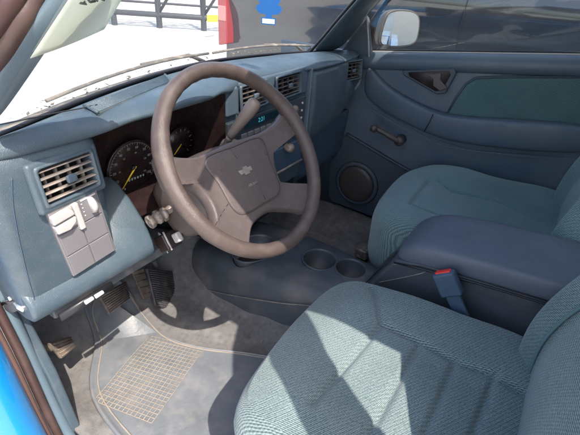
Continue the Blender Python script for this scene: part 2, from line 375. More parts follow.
MB().loft(secs).build('door_jamb', Mpaint, cab, sub=2)
trimj = smooth_curve([(-.712, .32, .60), (-.712, .288, .42), (-.712, .262, .28), (-.712, .228, .08), (-.712, .18, -.01), (-.712, .02, -.035), (-.712, -.7, -.035)])
MB().tube(trimj, .014, 10, sx=1.2).build('sill_trim', Mtrim, cab)
MB().prism([(-.735, -.8, -.10), (-.735, .25, -.10), (-.66, .25, -.10), (-.66, -.8, -.10)], (0, 0, .06)).build('door_sill', Mtrim, cab, bevel=.01)
# hood, cowl, wipers, right fender with wheel (seen mirrored in the neighbour)
hs = []
for x in [-.74, -.62, -.45, -.2, 0, .2, .45, .62, .74]:
    e = .05 if abs(x) > .7 else 0
    hs.append([Vector((x, y, z-e-.05*x*x)) for y, z in ((ws_base(x).y+.075, .625), (.62, .605), (.85, .545), (1.1, .475), (1.35, .40), (1.55, .33), (1.62, .25))])
MB().loft(hs, closed=False).build('hood', Mpaint, cab, sub=2, solid=.01)
cs_ = []
for i in range(25):
    x = -.72+1.44*i/24; b_ = ws_base(x)
    cs_.append([b_+Vector((0, .012, -.006)), b_+Vector((0, .028, -.009)), b_+Vector((0, .055, -.016)), b_+Vector((0, .068, -.06))])
MB().loft(cs_, closed=False).build('cowl_panel', Mcowl, cab, solid=.004)
lf = MB()
for i in range(150):
    x = random.uniform(-.62, .6); b_ = ws_base(x); p = b_+Vector((0, random.uniform(.012, .055), .000)); q = random.uniform(0, 3.14); s_ = random.uniform(.002, .007)
    d1 = Vector((math.cos(q), math.sin(q), random.uniform(-.3, .5)))*s_; d2 = Vector((-math.sin(q), math.cos(q), random.uniform(-.3, .5)))*s_*.5
    lf.add([p-d1, p+d2, p+d1, p-d2], [(0, 1, 2, 3)])
tag(lf.build('leaf_litter', mat('dry leaf litter', (.14, .11, .075), .9), None, smooth=False), 'dry leaf litter caught in the cowl below the windshield', 'leaves', kind='stuff')
for (x0, x1) in ((-.55, .0), (.02, .50)):
    pts = []
    for i in range(9):
        x = x0+(x1-x0)*i/8; pts.append(ws_pt(x, .012+.02*math.sin(i/8*3.1))+Vector((0, .018, .008)))
    wb = MB().tube(pts, .0036, 8).build('wiper_blade', Mcowl, cab)
    MB().tube([ws_base(x1)+Vector((.03, .06, -.02)), pts[7]+Vector((0, .018, -.002)), pts[4]+Vector((0, .006, .003))], [.006, .005, .003], 8).build('wiper_arm', Mcowl, wb)
fend = [(.86, 1.65, .26), (.86, 1.55, .32), (.86, .50, .46), (.86, .34, .60), (.86, -.8, .70), (.86, -1.5, .70), (.86, -1.5, -.12), (.86, .62, -.12)]
for i in range(9):
    q = math.pi*i/8; fend.append((.86, 1.07-.38*math.cos(q), -.06+.36*math.sin(q)))
fend += [(.86, 1.5, -.12), (.86, 1.65, -.05)]
fo = MB().prism(fend, (-.05, 0, 0)).build('body_side', Mpaint, cab, bevel=.012)
for y in (1.07, -2.0):
    wl_ = MB().lathe([(.18, -.09), (.31, -.10), (.345, -.07), (.345, .07), (.31, .10), (.18, .09)], frame((.77, y, GZ+.345), (0, 1, 0), (0, 0, 1)), 32).build('wheel', Mtyre, cab)
    MB().lathe([(.02, .06), (.08, .075), (.17, .09), (.19, .085), (.19, -.05)], frame((.77, y, GZ+.345), (0, 1, 0), (0, 0, 1)), 24).build('rim', Mrim, wl_)
# firewall
MB().box((-.70, .60, -.1), (.70, .61, .54)).build('firewall', Mcarpet, cab)
MB().box((.67, .25, -.05), (.70, .62, .70)).build('kick_panel', Mdoorlow, cab)
# body under the floor so no light leaks in
MB().box((-.72, -1.46, -.16), (.72, .62, -.11)).build('floor_pan', Msteel, cab)

# cab floor: carpet with toe board and tunnel
def floor_z(x, y):
    z = 0
    if y > .40: z += (y-.40)*.75
    tun = math.exp(-((x)/.15)**4)*.10
    if x < -.60: z += ((-.60-x)/.1)**2*.02
    z += .004*math.sin(x*31+y*17)+.003*math.sin(x*57-y*43)
    if y < -.15: z += min(.08, (-.15-y)*.5)
    return z+tun
nx, ny = 70, 90
fl = MB(); vs = []
for j in range(ny+1):
    for i in range(nx+1):
        x = -.70+1.40*i/nx; y = -1.46+2.08*j/ny; vs.append((x, y, floor_z(x, y)-.006))
fl.add(vs, [(j*(nx+1)+i, j*(nx+1)+i+1, (j+1)*(nx+1)+i+1, (j+1)*(nx+1)+i) for j in range(ny) for i in range(nx)])
tag(fl.build('floor', Mcarpet, solid=.01), 'dusty grey carpet of the cab floor', kind='structure')

# ================================================================== FLOOR MAT
mt = empty('floor_mat', (-.45, .15, 0), 'dusty grey rubber floor mat with a raised square grid in the driver footwell', 'floor mat')
mo = [at(127, 299, 'z', .012), at(160, 334, 'z', .008), at(198, 349, 'z', .006), at(257, 357, 'z', .006), Vector((-.235, -.10, .006)), Vector((-.28, -.22, .006)), Vector((-.62, -.22, .006)), Vector((-.655, .0, .006)), at(92, 400, 'z', .006), at(95, 345, 'z', .008), at(88, 318, 'z', .012), at(105, 303, 'z', .012)]
mo = smooth_curve(mo, 6, True); ctr = sum(mo, Vector())/len(mo)
def mat_h(x, y):
    z = .012+(max(0, y-.40)*.75)+.0015*math.sin(x*31+y*17)
    return z+max(0, -.15-y)*.5+max(0, x+.26)*.25
rings = []
for s_, h in ((1.0, -.012), (1.0, .004), (.985, .010), (.965, .010), (.95, .005), (.9, .005), (.85, .005), (.8, .005), (.75, .005), (.7, .005), (.65, .005), (.6, .005), (.55, .005), (.5, .005), (.45, .005), (.4, .005), (.35, .005), (.3, .005), (.25, .005), (.2, .005), (.15, .005), (.1, .005), (.02, .005)):
    rings.append([Vector((ctr.x+(p.x-ctr.x)*s_, ctr.y+(p.y-ctr.y)*s_, 0)) for p in mo]); rings[-1] = [Vector((p.x, p.y, mat_h(p.x, p.y)+h)) for p in rings[-1]]
MB().loft(rings).build('mat_sheet', Mrubber, mt)
gq = [at(150, 337, 'z', .012), at(204, 350, 'z', .012), at(152, 425, 'z', .012), at(94, 402, 'z', .012)]
gr = MB()
def bil(u, v):
    p = gq[0]*(1-u)*(1-v)+gq[1]*u*(1-v)+gq[2]*u*v+gq[3]*(1-u)*v; return Vector((p.x, p.y, mat_h(p.x, p.y)+.0065))
for i in range(15):
    gr.tube([bil(i/14, j/24) for j in range(25)], .0013, 5)
for i in range(21):
    gr.tube([bil(j/24, i/20) for j in range(25)], .0013, 5)
gr.build('grid_ridges', Mgrid, mt)
for off in (.0, ):
    gr = MB(); gr.tube([Vector((ctr.x+(p.x-ctr.x)*.90, ctr.y+(p.y-ctr.y)*.90, mat_h(ctr.x+(p.x-ctr.x)*.90, ctr.y+(p.y-ctr.y)*.90)+.006)) for p in mo], .0025, 6, closed=True); gr.build('border_ridge', Mgrid, mt)

# ================================================================== DASHBOARD
dash = empty('dashboard', (0, .3, .4), 'slate blue dashboard with vents, gauges and a radio below the windshield', 'dashboard')
lip = [(-.72, .185), (-.66, .172), (-.55, .168), (-.50, .160), (-.40, .155), (-.25, .160), (-.17, .188), (-.10, .214), (.20, .212), (.235, .205), (.26, .193), (.40, .192), (.50, .205), (.62, .225), (.70, .25)]
secs = []
for i in range(61):
    x = -.715+1.41*i/60; yb = ws_base(x).y; ly = interp(lip, x)
    zb_ = ws_base(x).z; zt = zb_+(.004 if x > .25 else 0); tn = interp([(-.54, 0), (-.46, 1), (-.20, 1), (-.15, 0)], x)*.012
    dr = .006*max(0, 1-abs(x+.34)/.2)
    secs.append([Vector((x, yb+.02, zb_-.028)), Vector((x, yb-.006, zb_-.006)), Vector((x, yb*.7+ly*.3, zt+dr)), Vector((x, yb*.3+ly*.7, zt+.002+dr)), Vector((x, ly+.022, zt-.002+dr)), Vector((x, ly+.004, zt-.011+dr)), Vector((x, ly-.001, min(zt-.016, .703)+tn)), Vector((x, ly+.004, .695+tn)), Vector((x, ly+.03, .690+tn)), Vector((x, yb, .684))])
MB().loft(secs).build('top_pad', Mdash, dash, sub=1)
MB().tube([(x, interp(lip, x)+.055, .7325+.006*max(0, 1-abs(x+.34)/.2)) for x in [-.71+.02*i for i in range(12)]], .0012, 6).build('pad_seam', Mblack, dash)
# defroster grille
dg_ = [at(84, 106, 'z', .732), at(98, 113, 'z', .7315), at(171, 82, 'z', .7345), at(165, 75, 'z', .7325)]
gb = MB().prism([p-Vector((0, 0, .008)) for p in dg_], (0, 0, .0088)).build('defroster_grille', mat('grille slot shade', (.035, .05, .06), .7), dash)
sl_ = MB()
for i in range(9):
    f = .08+.84*i/8
    p = dg_[0]*(1-f)+dg_[1]*f; q = dg_[3]*(1-f)+dg_[2]*f; d = (q-p)
    sl_.tube([p+Vector((0, 0, .0012)), q+Vector((0, 0, .0012))], .0017, 6)
for k in range(26):
    f = k/25; p = dg_[0]*(1-f)+dg_[3]*f; q = dg_[1]*(1-f)+dg_[2]*f; (sl_.tube([p+Vector((0, 0, .001)), q+Vector((0, 0, .001))], .0009 if k % 25 else .003, 5) if k % 5 == 0 else None)
sl_.build('grille_bars', Mdash, gb)
# left pod
pod = B((-.716, .172, .41), (-.522, .33, .706)).build('driver_pod', Mdash, dash, bevel=.028, seg=6)
MB().tube(smooth_curve([at(12, 178, 'y', .1712), at(13, 205, 'y', .1712), at(19, 240, 'y', .1705), at(30, 285, 'y', .1705), at(40, 315, 'y', .1705)]), .0009, 6).build('pod_seam', Mdashlow, dash)
# knee bolster (left of the column, and a short one on its right)
def bolster(x0, x1, name):
    secs = []; n = 14
    for i in range(n+1):
        x = x0+(x1-x0)*i/n; e = 0
        k = interp([(-.70, .0), (-.57, .0), (-.53, .030), (-.49, .045), (-.43, .058), (-.40, .0), (-.2, .0)], x)
        secs.append([Vector((x, .30, .50+k)), Vector((x, .262, .495+k)), Vector((x, .225, .485+k*.7)), Vector((x, .185, .462+k*.3)), Vector((x, .163, .437)), Vector((x, .160, .414)), Vector((x, .170, .398)), Vector((x, .20, .389)), Vector((x, .32, .389))])
    return MB().loft(secs).build(name, Mdash, dash, bevel=.008, seg=3)
bolster(-.712, -.445, 'knee_bolster'); bolster(-.225, -.16, 'knee_bolster')
# lower steel bracket, brake release lever, wiring
MB().prism([(-.67, .19, .385), (-.67, .19, .362), (-.67, .34, .352), (-.67, .34, .385)], (.50, 0, 0)).build('lower_bracket', Msteel, dash, bevel=.004)
p0, p1 = at(60, 318, 'y', .165), at(112, 285, 'y', .165)
hd = MB().tube([p0, p1], .010, 8, sx=.6).build('brake_release_handle', Mblack, dash)
q0, q1 = at(85, 303, 'y', .152), at(93, 298, 'y', .152); MB().tube([q0, q1], .0042, 6).build('release_marking', Mwhite, hd)
q0, q1 = at(95, 297, 'y', .152), at(103, 292, 'y', .152); MB().tube([q0, q1], .0042, 6).build('release_marking', Mwhite, hd)
for k in range(3):
    MB().tube(smooth_curve([(-.62+.1*k, .30, .37), (-.58+.1*k, .27, .33-.02*k), (-.50+.08*k, .28, .35), (-.42+.08*k, .33, .37)]), .005, 6).build('wiring_loom', Mblack, dash)
# ---- air vents
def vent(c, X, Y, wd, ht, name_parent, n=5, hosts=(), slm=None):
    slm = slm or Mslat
    Mx = frame(c, X, Y)      # local z = towards the driver
    bpy.context.view_layer.update()
    for h in hosts: carve(h, B((-wd/2-.002, -ht/2-.002, -.030), (wd/2+.002, ht/2+.002, .05), Mx))
    v = MB(); N_ = 16
    fr = MB(); bo = .006
    def rect(wv, hv, z, r_=.006):
        pts = []
        for cx, cy, a0 in ((wv/2-r_, hv/2-r_, 0), (-wv/2+r_, hv/2-r_, 90), (-wv/2+r_, -hv/2+r_, 180), (wv/2-r_, -hv/2+r_, 270)):
            for k in range(4): q = R(a0+30*k); pts.append(Mx @ Vector((cx+r_*math.cos(q), cy+r_*math.sin(q), z)))
        return pts
    fr.loft([rect(wd+.011, ht+.010, 0), rect(wd+.010, ht+.009, .004), rect(wd+.005, ht+.004, .006), rect(wd, ht, .006), rect(wd, ht, -.026)], caps=False)
    o = fr.build('air_vent', Mdash, name_parent)
    B((-wd/2-.001, -ht/2-.001, -.029), (wd/2+.001, ht/2+.001, -.0255), Mx).build('vent_cavity', Mvoid, o)
    for k in range(n):
        y = -ht/2+ht*(k+.5)/n
        B((-wd/2+.0005, y-.0014, -.008), (wd/2-.0005, y+.0014, .0025), Mx @ Matrix.Translation((0, 0, 0))).build('slat', slm, o, bevel=.0012, seg=2)
    for k in range(4):
        x = -wd/2+wd*(k+.7)/4.4
        B((x-.0012, -ht/2+.001, -.022), (x+.0012, ht/2-.001, -.009), Mx).build('vane', slm, o)
    B((-.009, -.0065, .003), (.009, .0065, .011), Mx).build('thumb_tab', Mdoor, o, bevel=.003)
    return o
# ---- switch panel
pvb = B((-.064, -.045, -.012), (.064, .043, .0035), frame((-.592, .168, .643), (1, .10, 0), (0, .12, 1))).build('vent_surround', Mdash, dash, bevel=.010, seg=4)
q = [at(50, 214, 'y', .167), at(91, 186, 'y', .167), at(117, 246, 'y', .167), at(71, 280, 'y', .167)]
spx = (q[1]-q[0]+q[2]-q[3]).normalized(); spy = (q[0]-q[3]+q[1]-q[2]).normalized(); spn = spx.cross(spy).normalized()
spx = spy.cross(spn).normalized(); sc = sum(q, Vector())/4
SW = ((q[1]-q[0]).length+(q[2]-q[3]).length)/2; SH = ((q[0]-q[3]).length+(q[1]-q[2]).length)/2
SM = frame(sc, spx, spy)
if (SM.to_3x3() @ Vector((0, 0, 1))).y > 0: SM = SM @ Matrix.Rotation(math.pi, 4, 'X')
sp = B((-SW/2, -SH/2, -.006), (SW/2, SH/2, .003), SM).build('switch_panel', Mmauve, dash, bevel=.002)
gap = .0018
for i in range(2):
    for j in range(3):
        x0 = -SW/2+.003+i*(SW-.006)/2; x1 = x0+(SW-.006)/2-gap; y0 = -SH/2+.003+j*(SH-.006)/3; y1 = y0+(SH-.006)/3-gap
        if j == 2 and i == 0: continue
        B((x0, y0, 0), (x1, y1, .0055), SM).build('blank_plate', Mmauve, sp, bevel=.0012)
# headlight rocker: two pale paddles, guide post, dimmer wheel
B((-SW/2+.001, SH/6+.002, .002), (0, SH/2-.002, .005), SM).build('switch_housing', Mswlite, sp, bevel=.002)
for sgn in (1, -1):
    pl = [(-SW/2-.001, SH/3+sgn*.002), (-.008, SH/3+sgn*.002+.002), (-.010, SH/3+sgn*.012+.002), (-.024, SH/3+sgn*.0195), (-SW/2, SH/3+sgn*.017)]
    MB().prism([SM @ Vector((x, y, .003)) for x, y in pl], (SM.to_3x3() @ Vector((0, 0, .013)))).build('headlight_rocker', Mswlite, sp, bevel=.003)
B((-.007, SH/6-.010, .002), (.004, SH/2-.004, .012), SM).build('switch_housing', Mswlite, sp, bevel=.003)
MB().lathe([(.001, -.0045), (.016, -.0045), (.0175, 0), (.016, .0045), (.001, .0045)], SM @ Matrix.Translation((SW*.30, SH*.335, .003)) @ Matrix.Rotation(R(90), 4, 'Y'), 24).build('dimmer_wheel', Mswlite, sp)
for k in range(4):
    MB().lathe([(.0012, 0), (.0012, .0062)], SM @ Matrix.Translation((.011, SH/3-.014+.008*k, 0)), 8).build('dimmer_mark', Mwhite, sp)
B((.011, SH/2-.009, .0050), (SW/2-.006, SH/2-.0065, .0062), SM).build('dimmer_mark', Mwhite, sp)
# ---- instrument cluster
cl = MB(); CX0, CX1, CZ0, CZ1 = -.522, -.168, .485, .706
o1 = [Vector(p) for p in ((CX0, .20, CZ0), (CX1, .20, CZ0), (CX1, .20, CZ1), (CX0, .20, CZ1))]
o2 = [Vector(p) for p in ((CX0+.01, .318, CZ0+.015), (CX1-.01, .318, CZ0+.015), (CX1-.01, .300, CZ1-.004), (CX0+.01, .300, CZ1-.004))]
cl.add(o1+o2, [(0, 1, 5, 4), (1, 2, 6, 5), (2, 3, 7, 6), (3, 0, 4, 7), (4, 5, 6, 7)])
clo = cl.build('instrument_cluster', Mclus, dash, smooth=False)
dc = at(133, 167.5, 'y', .296); DM = frame(dc, (1, 0, 0), (0, -.085, 1))
if (DM.to_3x3() @ Vector((0, 0, 1))).y > 0: DM = DM @ Matrix.Rotation(math.pi, 4, 'Y')
DR = .060
dial = MB().lathe([(.001, -.006), (DR*1.10, -.006), (DR*1.12, -.002), (DR*1.08, 0), (.001, 0)], DM, 48).build('speedometer', Mclus, clo)
def pol(r_, deg, z=.0008): return DM @ Vector((r_*math.cos(R(deg)), r_*math.sin(R(deg)), z))
tk = MB()
for k in range(41):
    dg2 = 232-k*6.6; L_ = .005 if k % 4 == 0 else .0028
    a_, b_ = pol(DR, dg2), pol(DR-L_, dg2); tk.tube([a_, b_], .00055 if k % 4 else .0008, 4)
for k in range(60): tk.tube([pol(DR+.001, 232-k*4.48), pol(DR+.001, 232-(k+1)*4.48)], .0004, 4)
tk.build('dial_ticks', Mmuted, dial)
for k in range(1, 11):
    d_ = 232-k*26.4; p = pol(DR-.0105, d_)
    text_mesh('dial_number', str(k*10), Matrix.Translation(p) @ DM.to_3x3().to_4x4(), .0085, Mmuted, dial)
    if k % 2 == 0: text_mesh('dial_number', str(k*16), Matrix.Translation(pol(DR-.024, d_)) @ DM.to_3x3().to_4x4(), .0055, Mmuted, dial)
text_mesh('dial_number', '0', Matrix.Translation(pol(DR-.006, 240)) @ DM.to_3x3().to_4x4(), .008, Mwhite, dial)
MB().tube([pol(DR+.007, 228), pol(DR+.007, 240)], .0022, 6).build('lap_mark', Mwhite, clo)
B((-.020, -.034, .0005), (.034, -.024, .0012), DM @ Matrix.Rotation(R(0), 4, 'Z')).build('odometer', Mblack, dial)
for k in range(6): text_mesh('odometer_digit', '0', DM @ Matrix.Translation((-.014+.008*k, -.029, .0013)), .008, Mwhite, dial)
MB().tube([pol(.006, 40, .006), pol(.002, 226, .006), pol(DR-.004, 229, .005)], [.0022, .0022, .0010], 6).build('needle', Myel, dial)
MB().lathe([(.007, 0), (.006, .007), (.001, .008)], DM, 16).build('needle_hub', Mblack, dial)
DM2 = frame((-.232, .296, .565), (1, 0, 0), (0, -.085, 1))
if (DM2.to_3x3() @ Vector((0, 0, 1))).y > 0: DM2 = DM2 @ Matrix.Rotation(math.pi, 4, 'Y')
gd2 = MB().lathe([(.001, -.004), (.045, -.004), (.046, 0), (.001, 0)], DM2, 32).build('gauge_dial', Mclus, clo)
tk2 = MB()
for k in range(13): q = R(225-k*22.5); tk2.tube([DM2 @ Vector((.040*math.cos(q), .040*math.sin(q), .0006)), DM2 @ Vector(((.034 if k % 3 else .031)*math.cos(q), (.034 if k % 3 else .031)*math.sin(q), .0006))], .0007, 4)
tk2.build('dial_ticks', Mmuted, gd2)
MB().tube([DM2 @ Vector((0, 0, .003)), DM2 @ Vector((-.024, -.022, .003))], .0012, 5).build('needle', Myel, gd2)
for k, (x, y) in enumerate(((103, 190), (107, 202), (109, 207))):
    B((-.0022, -.0012, 0), (.0022, .0012, .001), frame(at(x, y, 'y', .288), (1, 0, 0), (0, 0, 1))).build('warning_mark', Mwhite, clo)
# ---- centre stack
stk = B((-.168, .216, .330), (.242, .33, .692)).build('centre_stack', Mdash, dash, bevel=.014, seg=5)
B((-.160, .203, .636), (-.114, .24, .708), ).build('blank_pod', Mdoor, dash, bevel=.007, seg=4)
vbz = B((-.108, .2115, .630), (.234, .236, .712)).build('vent_bezel', Mdoor, dash, bevel=.006, seg=4)
rad = B((-.150, .208, .525), (.098, .226, .618)).build('radio', mat('radio face', (.035, .045, .055), .4), dash, bevel=.003)
B((-.085, .2055, .588), (.070, .2095, .612)).build('display', Mlcd, rad, bevel=.001)
text_mesh('clock_digits', '2:21', frame((-.012, .2052, .600), (1, 0, 0), (0, 0, 1)), .018, Mlcdon, rad)
for k in range(6): B((-.098+.028*k, .2035, .564), (-.076+.028*k, .211, .577)).build('radio_button', Mmauve, rad, bevel=.0015)
for k in range(5): B((-.090+.032*k, .2035, .543), (-.070+.032*k, .211, .553)).build('radio_button', Mmauve, rad, bevel=.0015)
for x in (-.128, .088):
    MB().lathe([(.012, -.02), (.0125, .006), (.010, .010), (.001, .011)], frame((x, .208, .560), (1, 0, 0), (0, 0, 1)) @ Matrix.Rotation(0, 4, 'X'), 20).build('radio_knob', Mlever, rad)
cc = B((.112, .208, .500), (.226, .226, .622)).build('climate_panel', mat('climate face', (.05, .06, .07), .45), dash, bevel=.003)
for k in range(4): MB().lathe([(.004, 0), (.0035, .004), (.001, .0045)], frame((.204, .208, .603-.024*k), (1, 0, 0), (0, 0, 1)), 12).build('climate_mark', Mswlite, cc)
for z in (.590, .545): MB().lathe([(.015, -.01), (.015, .006), (.012, .011), (.001, .012)], frame((.158, .208, z), (1, 0, 0), (0, 0, 1)), 20).build('climate_knob', Mlever, cc)
ash = B((.02, .207, .40), (.226, .228, .480)).build('ashtray', Mdashlow, dash, bevel=.004)
MB().tube([(.02, .203, .402), (.226, .203, .402)], .004, 8).build('ashtray_lip', Mslat, ash)
kn = at(290, 148, 'y', .195)
MB().lathe([(.014, -.015), (.015, .006), (.010, .012), (.001, .013)], frame(kn, (1, 0, 0), (0, 0, 1)), 20).build('lighter_knob', Mstalk, dash)
# ---- passenger side pad and glove box
secs = []
for i in range(25):
    x = .242+(.690-.242)*i/24; ly = interp(lip, x)+.003; e = .012*max(0, 1-(x-.242)/.02)
    zb = interp([(.24, .452), (.5, .475), (.69, .515)], x)
    secs.append([Vector((x, ly+.10, .69)), Vector((x, ly+.012+e, .700)), Vector((x, ly+e, .685)), Vector((x, ly-.004+e, .62)), Vector((x, ly-.002+e, .55)), Vector((x, ly+.004+e, zb+.03)), Vector((x, ly+.014+e, zb+.006)), Vector((x, ly+.035, zb)), Vector((x, ly+.10, zb))])
ppad = MB().loft(secs).build('passenger_pad', Mdash, dash, bevel=.004)
vent((-.592, .168, .643), (1, .10, 0), (0, .12, 1), .098, .062, dash, 5, (pod, pvb))
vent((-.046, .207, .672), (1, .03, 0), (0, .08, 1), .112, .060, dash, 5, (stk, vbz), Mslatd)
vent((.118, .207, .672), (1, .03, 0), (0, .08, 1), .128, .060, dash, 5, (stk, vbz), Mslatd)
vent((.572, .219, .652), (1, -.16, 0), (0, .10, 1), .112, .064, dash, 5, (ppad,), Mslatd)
B((.236, .200, .455), (.244, .26, .705)).build('pad_edge', Mtrim, dash, bevel=.003)
MB().prism([(.25, .25, .475), (.25, .262, .30), (.25, .29, .24), (.25, .42, .24), (.25, .42, .475)], (.425, 0, 0)).build('glove_box', Mdashlow, dash, bevel=.01)
B((-.16, .24, .22), (.25, .42, .345)).build('heater_case', Mblack, dash, bevel=.01)

# ================================================================== STEERING COLUMN
WC = Vector((-.325, 0, .642)); tw = R(37.5); yw = R(-2.1)
WX = Vector((math.cos(yw), math.sin(yw), 0)); WY = Vector((-math.sin(yw)*math.sin(tw), math.cos(yw)*math.sin(tw), math.cos(tw))); WN = WX.cross(WY)
WM = Matrix(((WX.x, WY.x, WN.x, WC.x), (WX.y, WY.y, WN.y, WC.y), (WX.z, WY.z, WN.z, WC.z), (0, 0, 0, 1)))
WL = lambda x, y, z=0: WM @ Vector((x, y, z))
colm = empty('steering_column', WC-WN*.25, 'brown steering column shroud behind the steering wheel', 'steering column')
secs = []
for z, wx, yt, yb in ((-.060, .050, .045, -.050), (-.075, .062, .055, -.062), (-.12, .075, .062, -.085), (-.17, .082, .065, -.100), (-.225, .085, .060, -.105), (-.27, .082, .05, -.10)):
    secs.append([WL(wx*math.copysign(abs(math.cos(a_))**.55, math.cos(a_)), (yt if math.sin(a_) > 0 else -yb)*math.copysign(abs(math.sin(a_))**.55, math.sin(a_)), z) for a_ in [2*math.pi*k/20 for k in range(20)]])
MB().loft(secs).build('shroud', Mshroud, colm, sub=1)
MB().lathe([(.040, -.075), (.042, -.045), (.036, -.040), (.02, -.038)], WM, 28).build('shroud_collar', Mdark, colm)
MB().tube([WL(0, -.02, -.24), WL(0, -.02, -.42)], .05, 16).build('column_tube', Mblack, colm)
pb = at(163, 245, 'x', -.405)
B((-.02, -.02, -.03), (.022, .02, .010), frame(at(170, 240, 'x', -.395), WX, WY)).build('tilt_lever_box', Mdark, colm, bevel=.004)
B((-.005, -.013, 0), (.010, .010, .022), frame(at(174, 238, 'x', -.40), WX, WY)).build('tilt_lever', Mswlite, colm, bevel=.004)
MB().tube([at(163, 232, 'x', -.408), at(172, 250, 'x', -.408)], .0025, 6).build('shroud_mark', Mswlite, colm)
MB().tube([at(158, 236, 'x', -.408), at(168, 253, 'x', -.408)], .0016, 6).build('shroud_mark', Mswlite, colm)
# turn signal stalk, its knurled end towards the door
s0, s1 = at(176, 205, 'x', -.385), at(149, 223, 'x', -.455)
dv = (s1-s0); 
stm = empty('signal_stalk', s0, 'tan turn signal stalk with a ringed knurled end pointing at the open door', 'turn signal stalk')
SMt = frame(s1, dv.cross(Vector((0, 0, 1))), Vector((0, 0, 1))); 
if (SMt.to_3x3() @ Vector((0, 0, 1))).dot(dv) < 0: SMt = SMt @ Matrix.Rotation(math.pi, 4, 'Y')
zax = dv.normalized(); xax = zax.cross(Vector((0, 0, 1))).normalized(); yax = zax.cross(xax)
SMt = Matrix(((xax.x, yax.x, zax.x, s1.x), (xax.y, yax.y, zax.y, s1.y), (xax.z, yax.z, zax.z, s1.z), (0, 0, 0, 1)))
Ls = dv.length
MB().lathe([(.004, -Ls-.03), (.011, -Ls), (.009, -Ls*.75), (.008, -Ls*.6)], SMt, 20).build('stalk_arm', Mstalk, stm)
kb = MB()
kb.lathe([(.008, -.045), (.0125, -.043), (.0135, -.036), (.0105, -.034), (.0105, -.030), (.014, -.028), (.0145, -.018), (.0115, -.016), (.0115, -.011), (.0145, -.009), (.0150, -.001), (.013, .001), (.011, -.001), (.0105, -.003), (.006, -.003), (.0055, .000), (.001, .0005)], SMt, 28)
for k in range(14):
    q = 2*math.pi*k/14; kb.box((-.0008, -.0008, -.027), (.0008, .0008, -.019), SMt @ Matrix.Translation((.0148*math.cos(q), .0148*math.sin(q), 0)))
kb.build('control_knob', Mstalk, stm)
B((-.004, .012, -.045), (.004, .021, -.034), SMt).build('washer_button', Mstalk, stm, bevel=.002)
# column gear lever
tip = at(257, 100, 'y', .065); base = at(229, 138, 'y', .115); root = at(222, 150, 'y', .14)
ge = empty('gear_lever', root, 'brown column gear lever with a thick rounded grip in front of the radio', 'gear lever')
d = tip-base
MB().tube([base, base+d*.12, base+d*.35, base+d*.7, base+d*.94, tip], [.0085, .0105, .0118, .0155, .0165, .009], 16).build('lever_grip', Mlever, ge, sub=1)
MB().tube(smooth_curve([root+Vector((-.03, .02, -.03)), root, base+d*.02]), .0075, 10).build('lever_arm', Mlever, ge)
MB().tube(smooth_curve([at(218, 152, 'y', .15), at(224, 141, 'y', .135), at(231, 140, 'y', .13)]), .004, 8).build('lever_spring', Mstalk, ge)

# ================================================================== STEERING WHEEL
sw = empty('steering_wheel', WC, 'brown four spoke steering wheel with a worn vinyl rim and airbag hub', 'steering wheel')
RC = .1845
def rim_r(a_):  # thumb bulges near the spokes
    return .0155+.0016*math.exp(-((a_-R(20))/.18)**2)+.0016*math.exp(-((a_-R(160))/.18)**2)
rm = MB(); n = 96; pts = [WL(RC*math.cos(2*math.pi*k/n), RC*math.sin(2*math.pi*k/n), 0) for k in range(n)]
vs = []; fs = []
for k in range(n):
    a_ = 2*math.pi*k/n; c_ = Vector((math.cos(a_), math.sin(a_), 0)); r_ = rim_r(a_)
    gr_ = 1+.07*math.cos(a_*60) if math.sin(a_) > .3 else 1
    for j in range(14):
        q = 2*math.pi*j/14; rr = r_*(gr_ if (-1.2 < math.cos(q) < -.2) else 1)
        p = c_*(RC+rr*math.cos(q)*.95)+Vector((0, 0, rr*math.sin(q)*1.08)); vs.append(WM @ p)
for k in range(n):
    for j in range(14): fs.append((k*14+j, k*14+(j+1) % 14, ((k+1) % n)*14+(j+1) % 14, ((k+1) % n)*14+j))
rm.add(vs, fs); rm.build('rim', Mwheel, sw, sub=1)
# hub and four spokes as one moulding: its outline reaches the rim in four places
def dome_z(x, y):
    r_ = math.hypot(x/1.05, (y+.028)*1.0); e = max(0, min(1, (r_-.085)/.085)); return -.0225-.010*((x/.12)**2*.35+((y+.03)/.09)**2*.35)*(1-e)+.0175*e*e*(3-2*e)
rh = [(0, .047), (.05, .045), (.10, .044), (.140, .052), (.176, .066), (.186, .036), (.185, .006), (.150, .012), (.118, .004), (.097, -.022), (.087, -.050), (.086, -.078), (.104, -.098), (.130, -.108), (.152, -.106), (.132, -.134), (.100, -.158), (.080, -.146), (.052, -.129), (.025, -.118)]
lh = [(0, -.115), (-.025, -.117), (-.050, -.124), (-.076, -.142), (-.096, -.160), (-.130, -.136), (-.162, -.092), (-.144, -.086), (-.126, -.072), (-.118, -.050), (-.122, -.026), (-.134, -.008), (-.154, .004), (-.185, .004), (-.186, .036), (-.176, .066), (-.140, .052), (-.10, .044), (-.05, .045)]
hoc = smooth_curve([(x, y, 0) for x, y in rh+lh], 5, True)
nh = len(hoc); nor = []
for i in range(nh):
    t_ = hoc[(i+1) % nh]-hoc[i-1]; nor.append(Vector((t_.y, -t_.x, 0)).normalized())
ctr_ = Vector((0, -.03, 0))
sg0 = 1 if nor[0].dot(ctr_-hoc[0]) > 0 else -1
def off(d, z, dz):
    return [WL((p+n_*sg0*d).x, (p+n_*sg0*d).y, (dome_z(p.x, p.y)+dz) if z is None else z) for p, n_ in zip(hoc, nor)]
def shr(s_, d, dz):
    L_ = []
    for p, n_ in zip(hoc, nor):
        q = p+n_*sg0*d; q = ctr_+(q-ctr_)*s_; L_.append(WL(q.x, q.y, dome_z(q.x, q.y)+dz))
    return L_
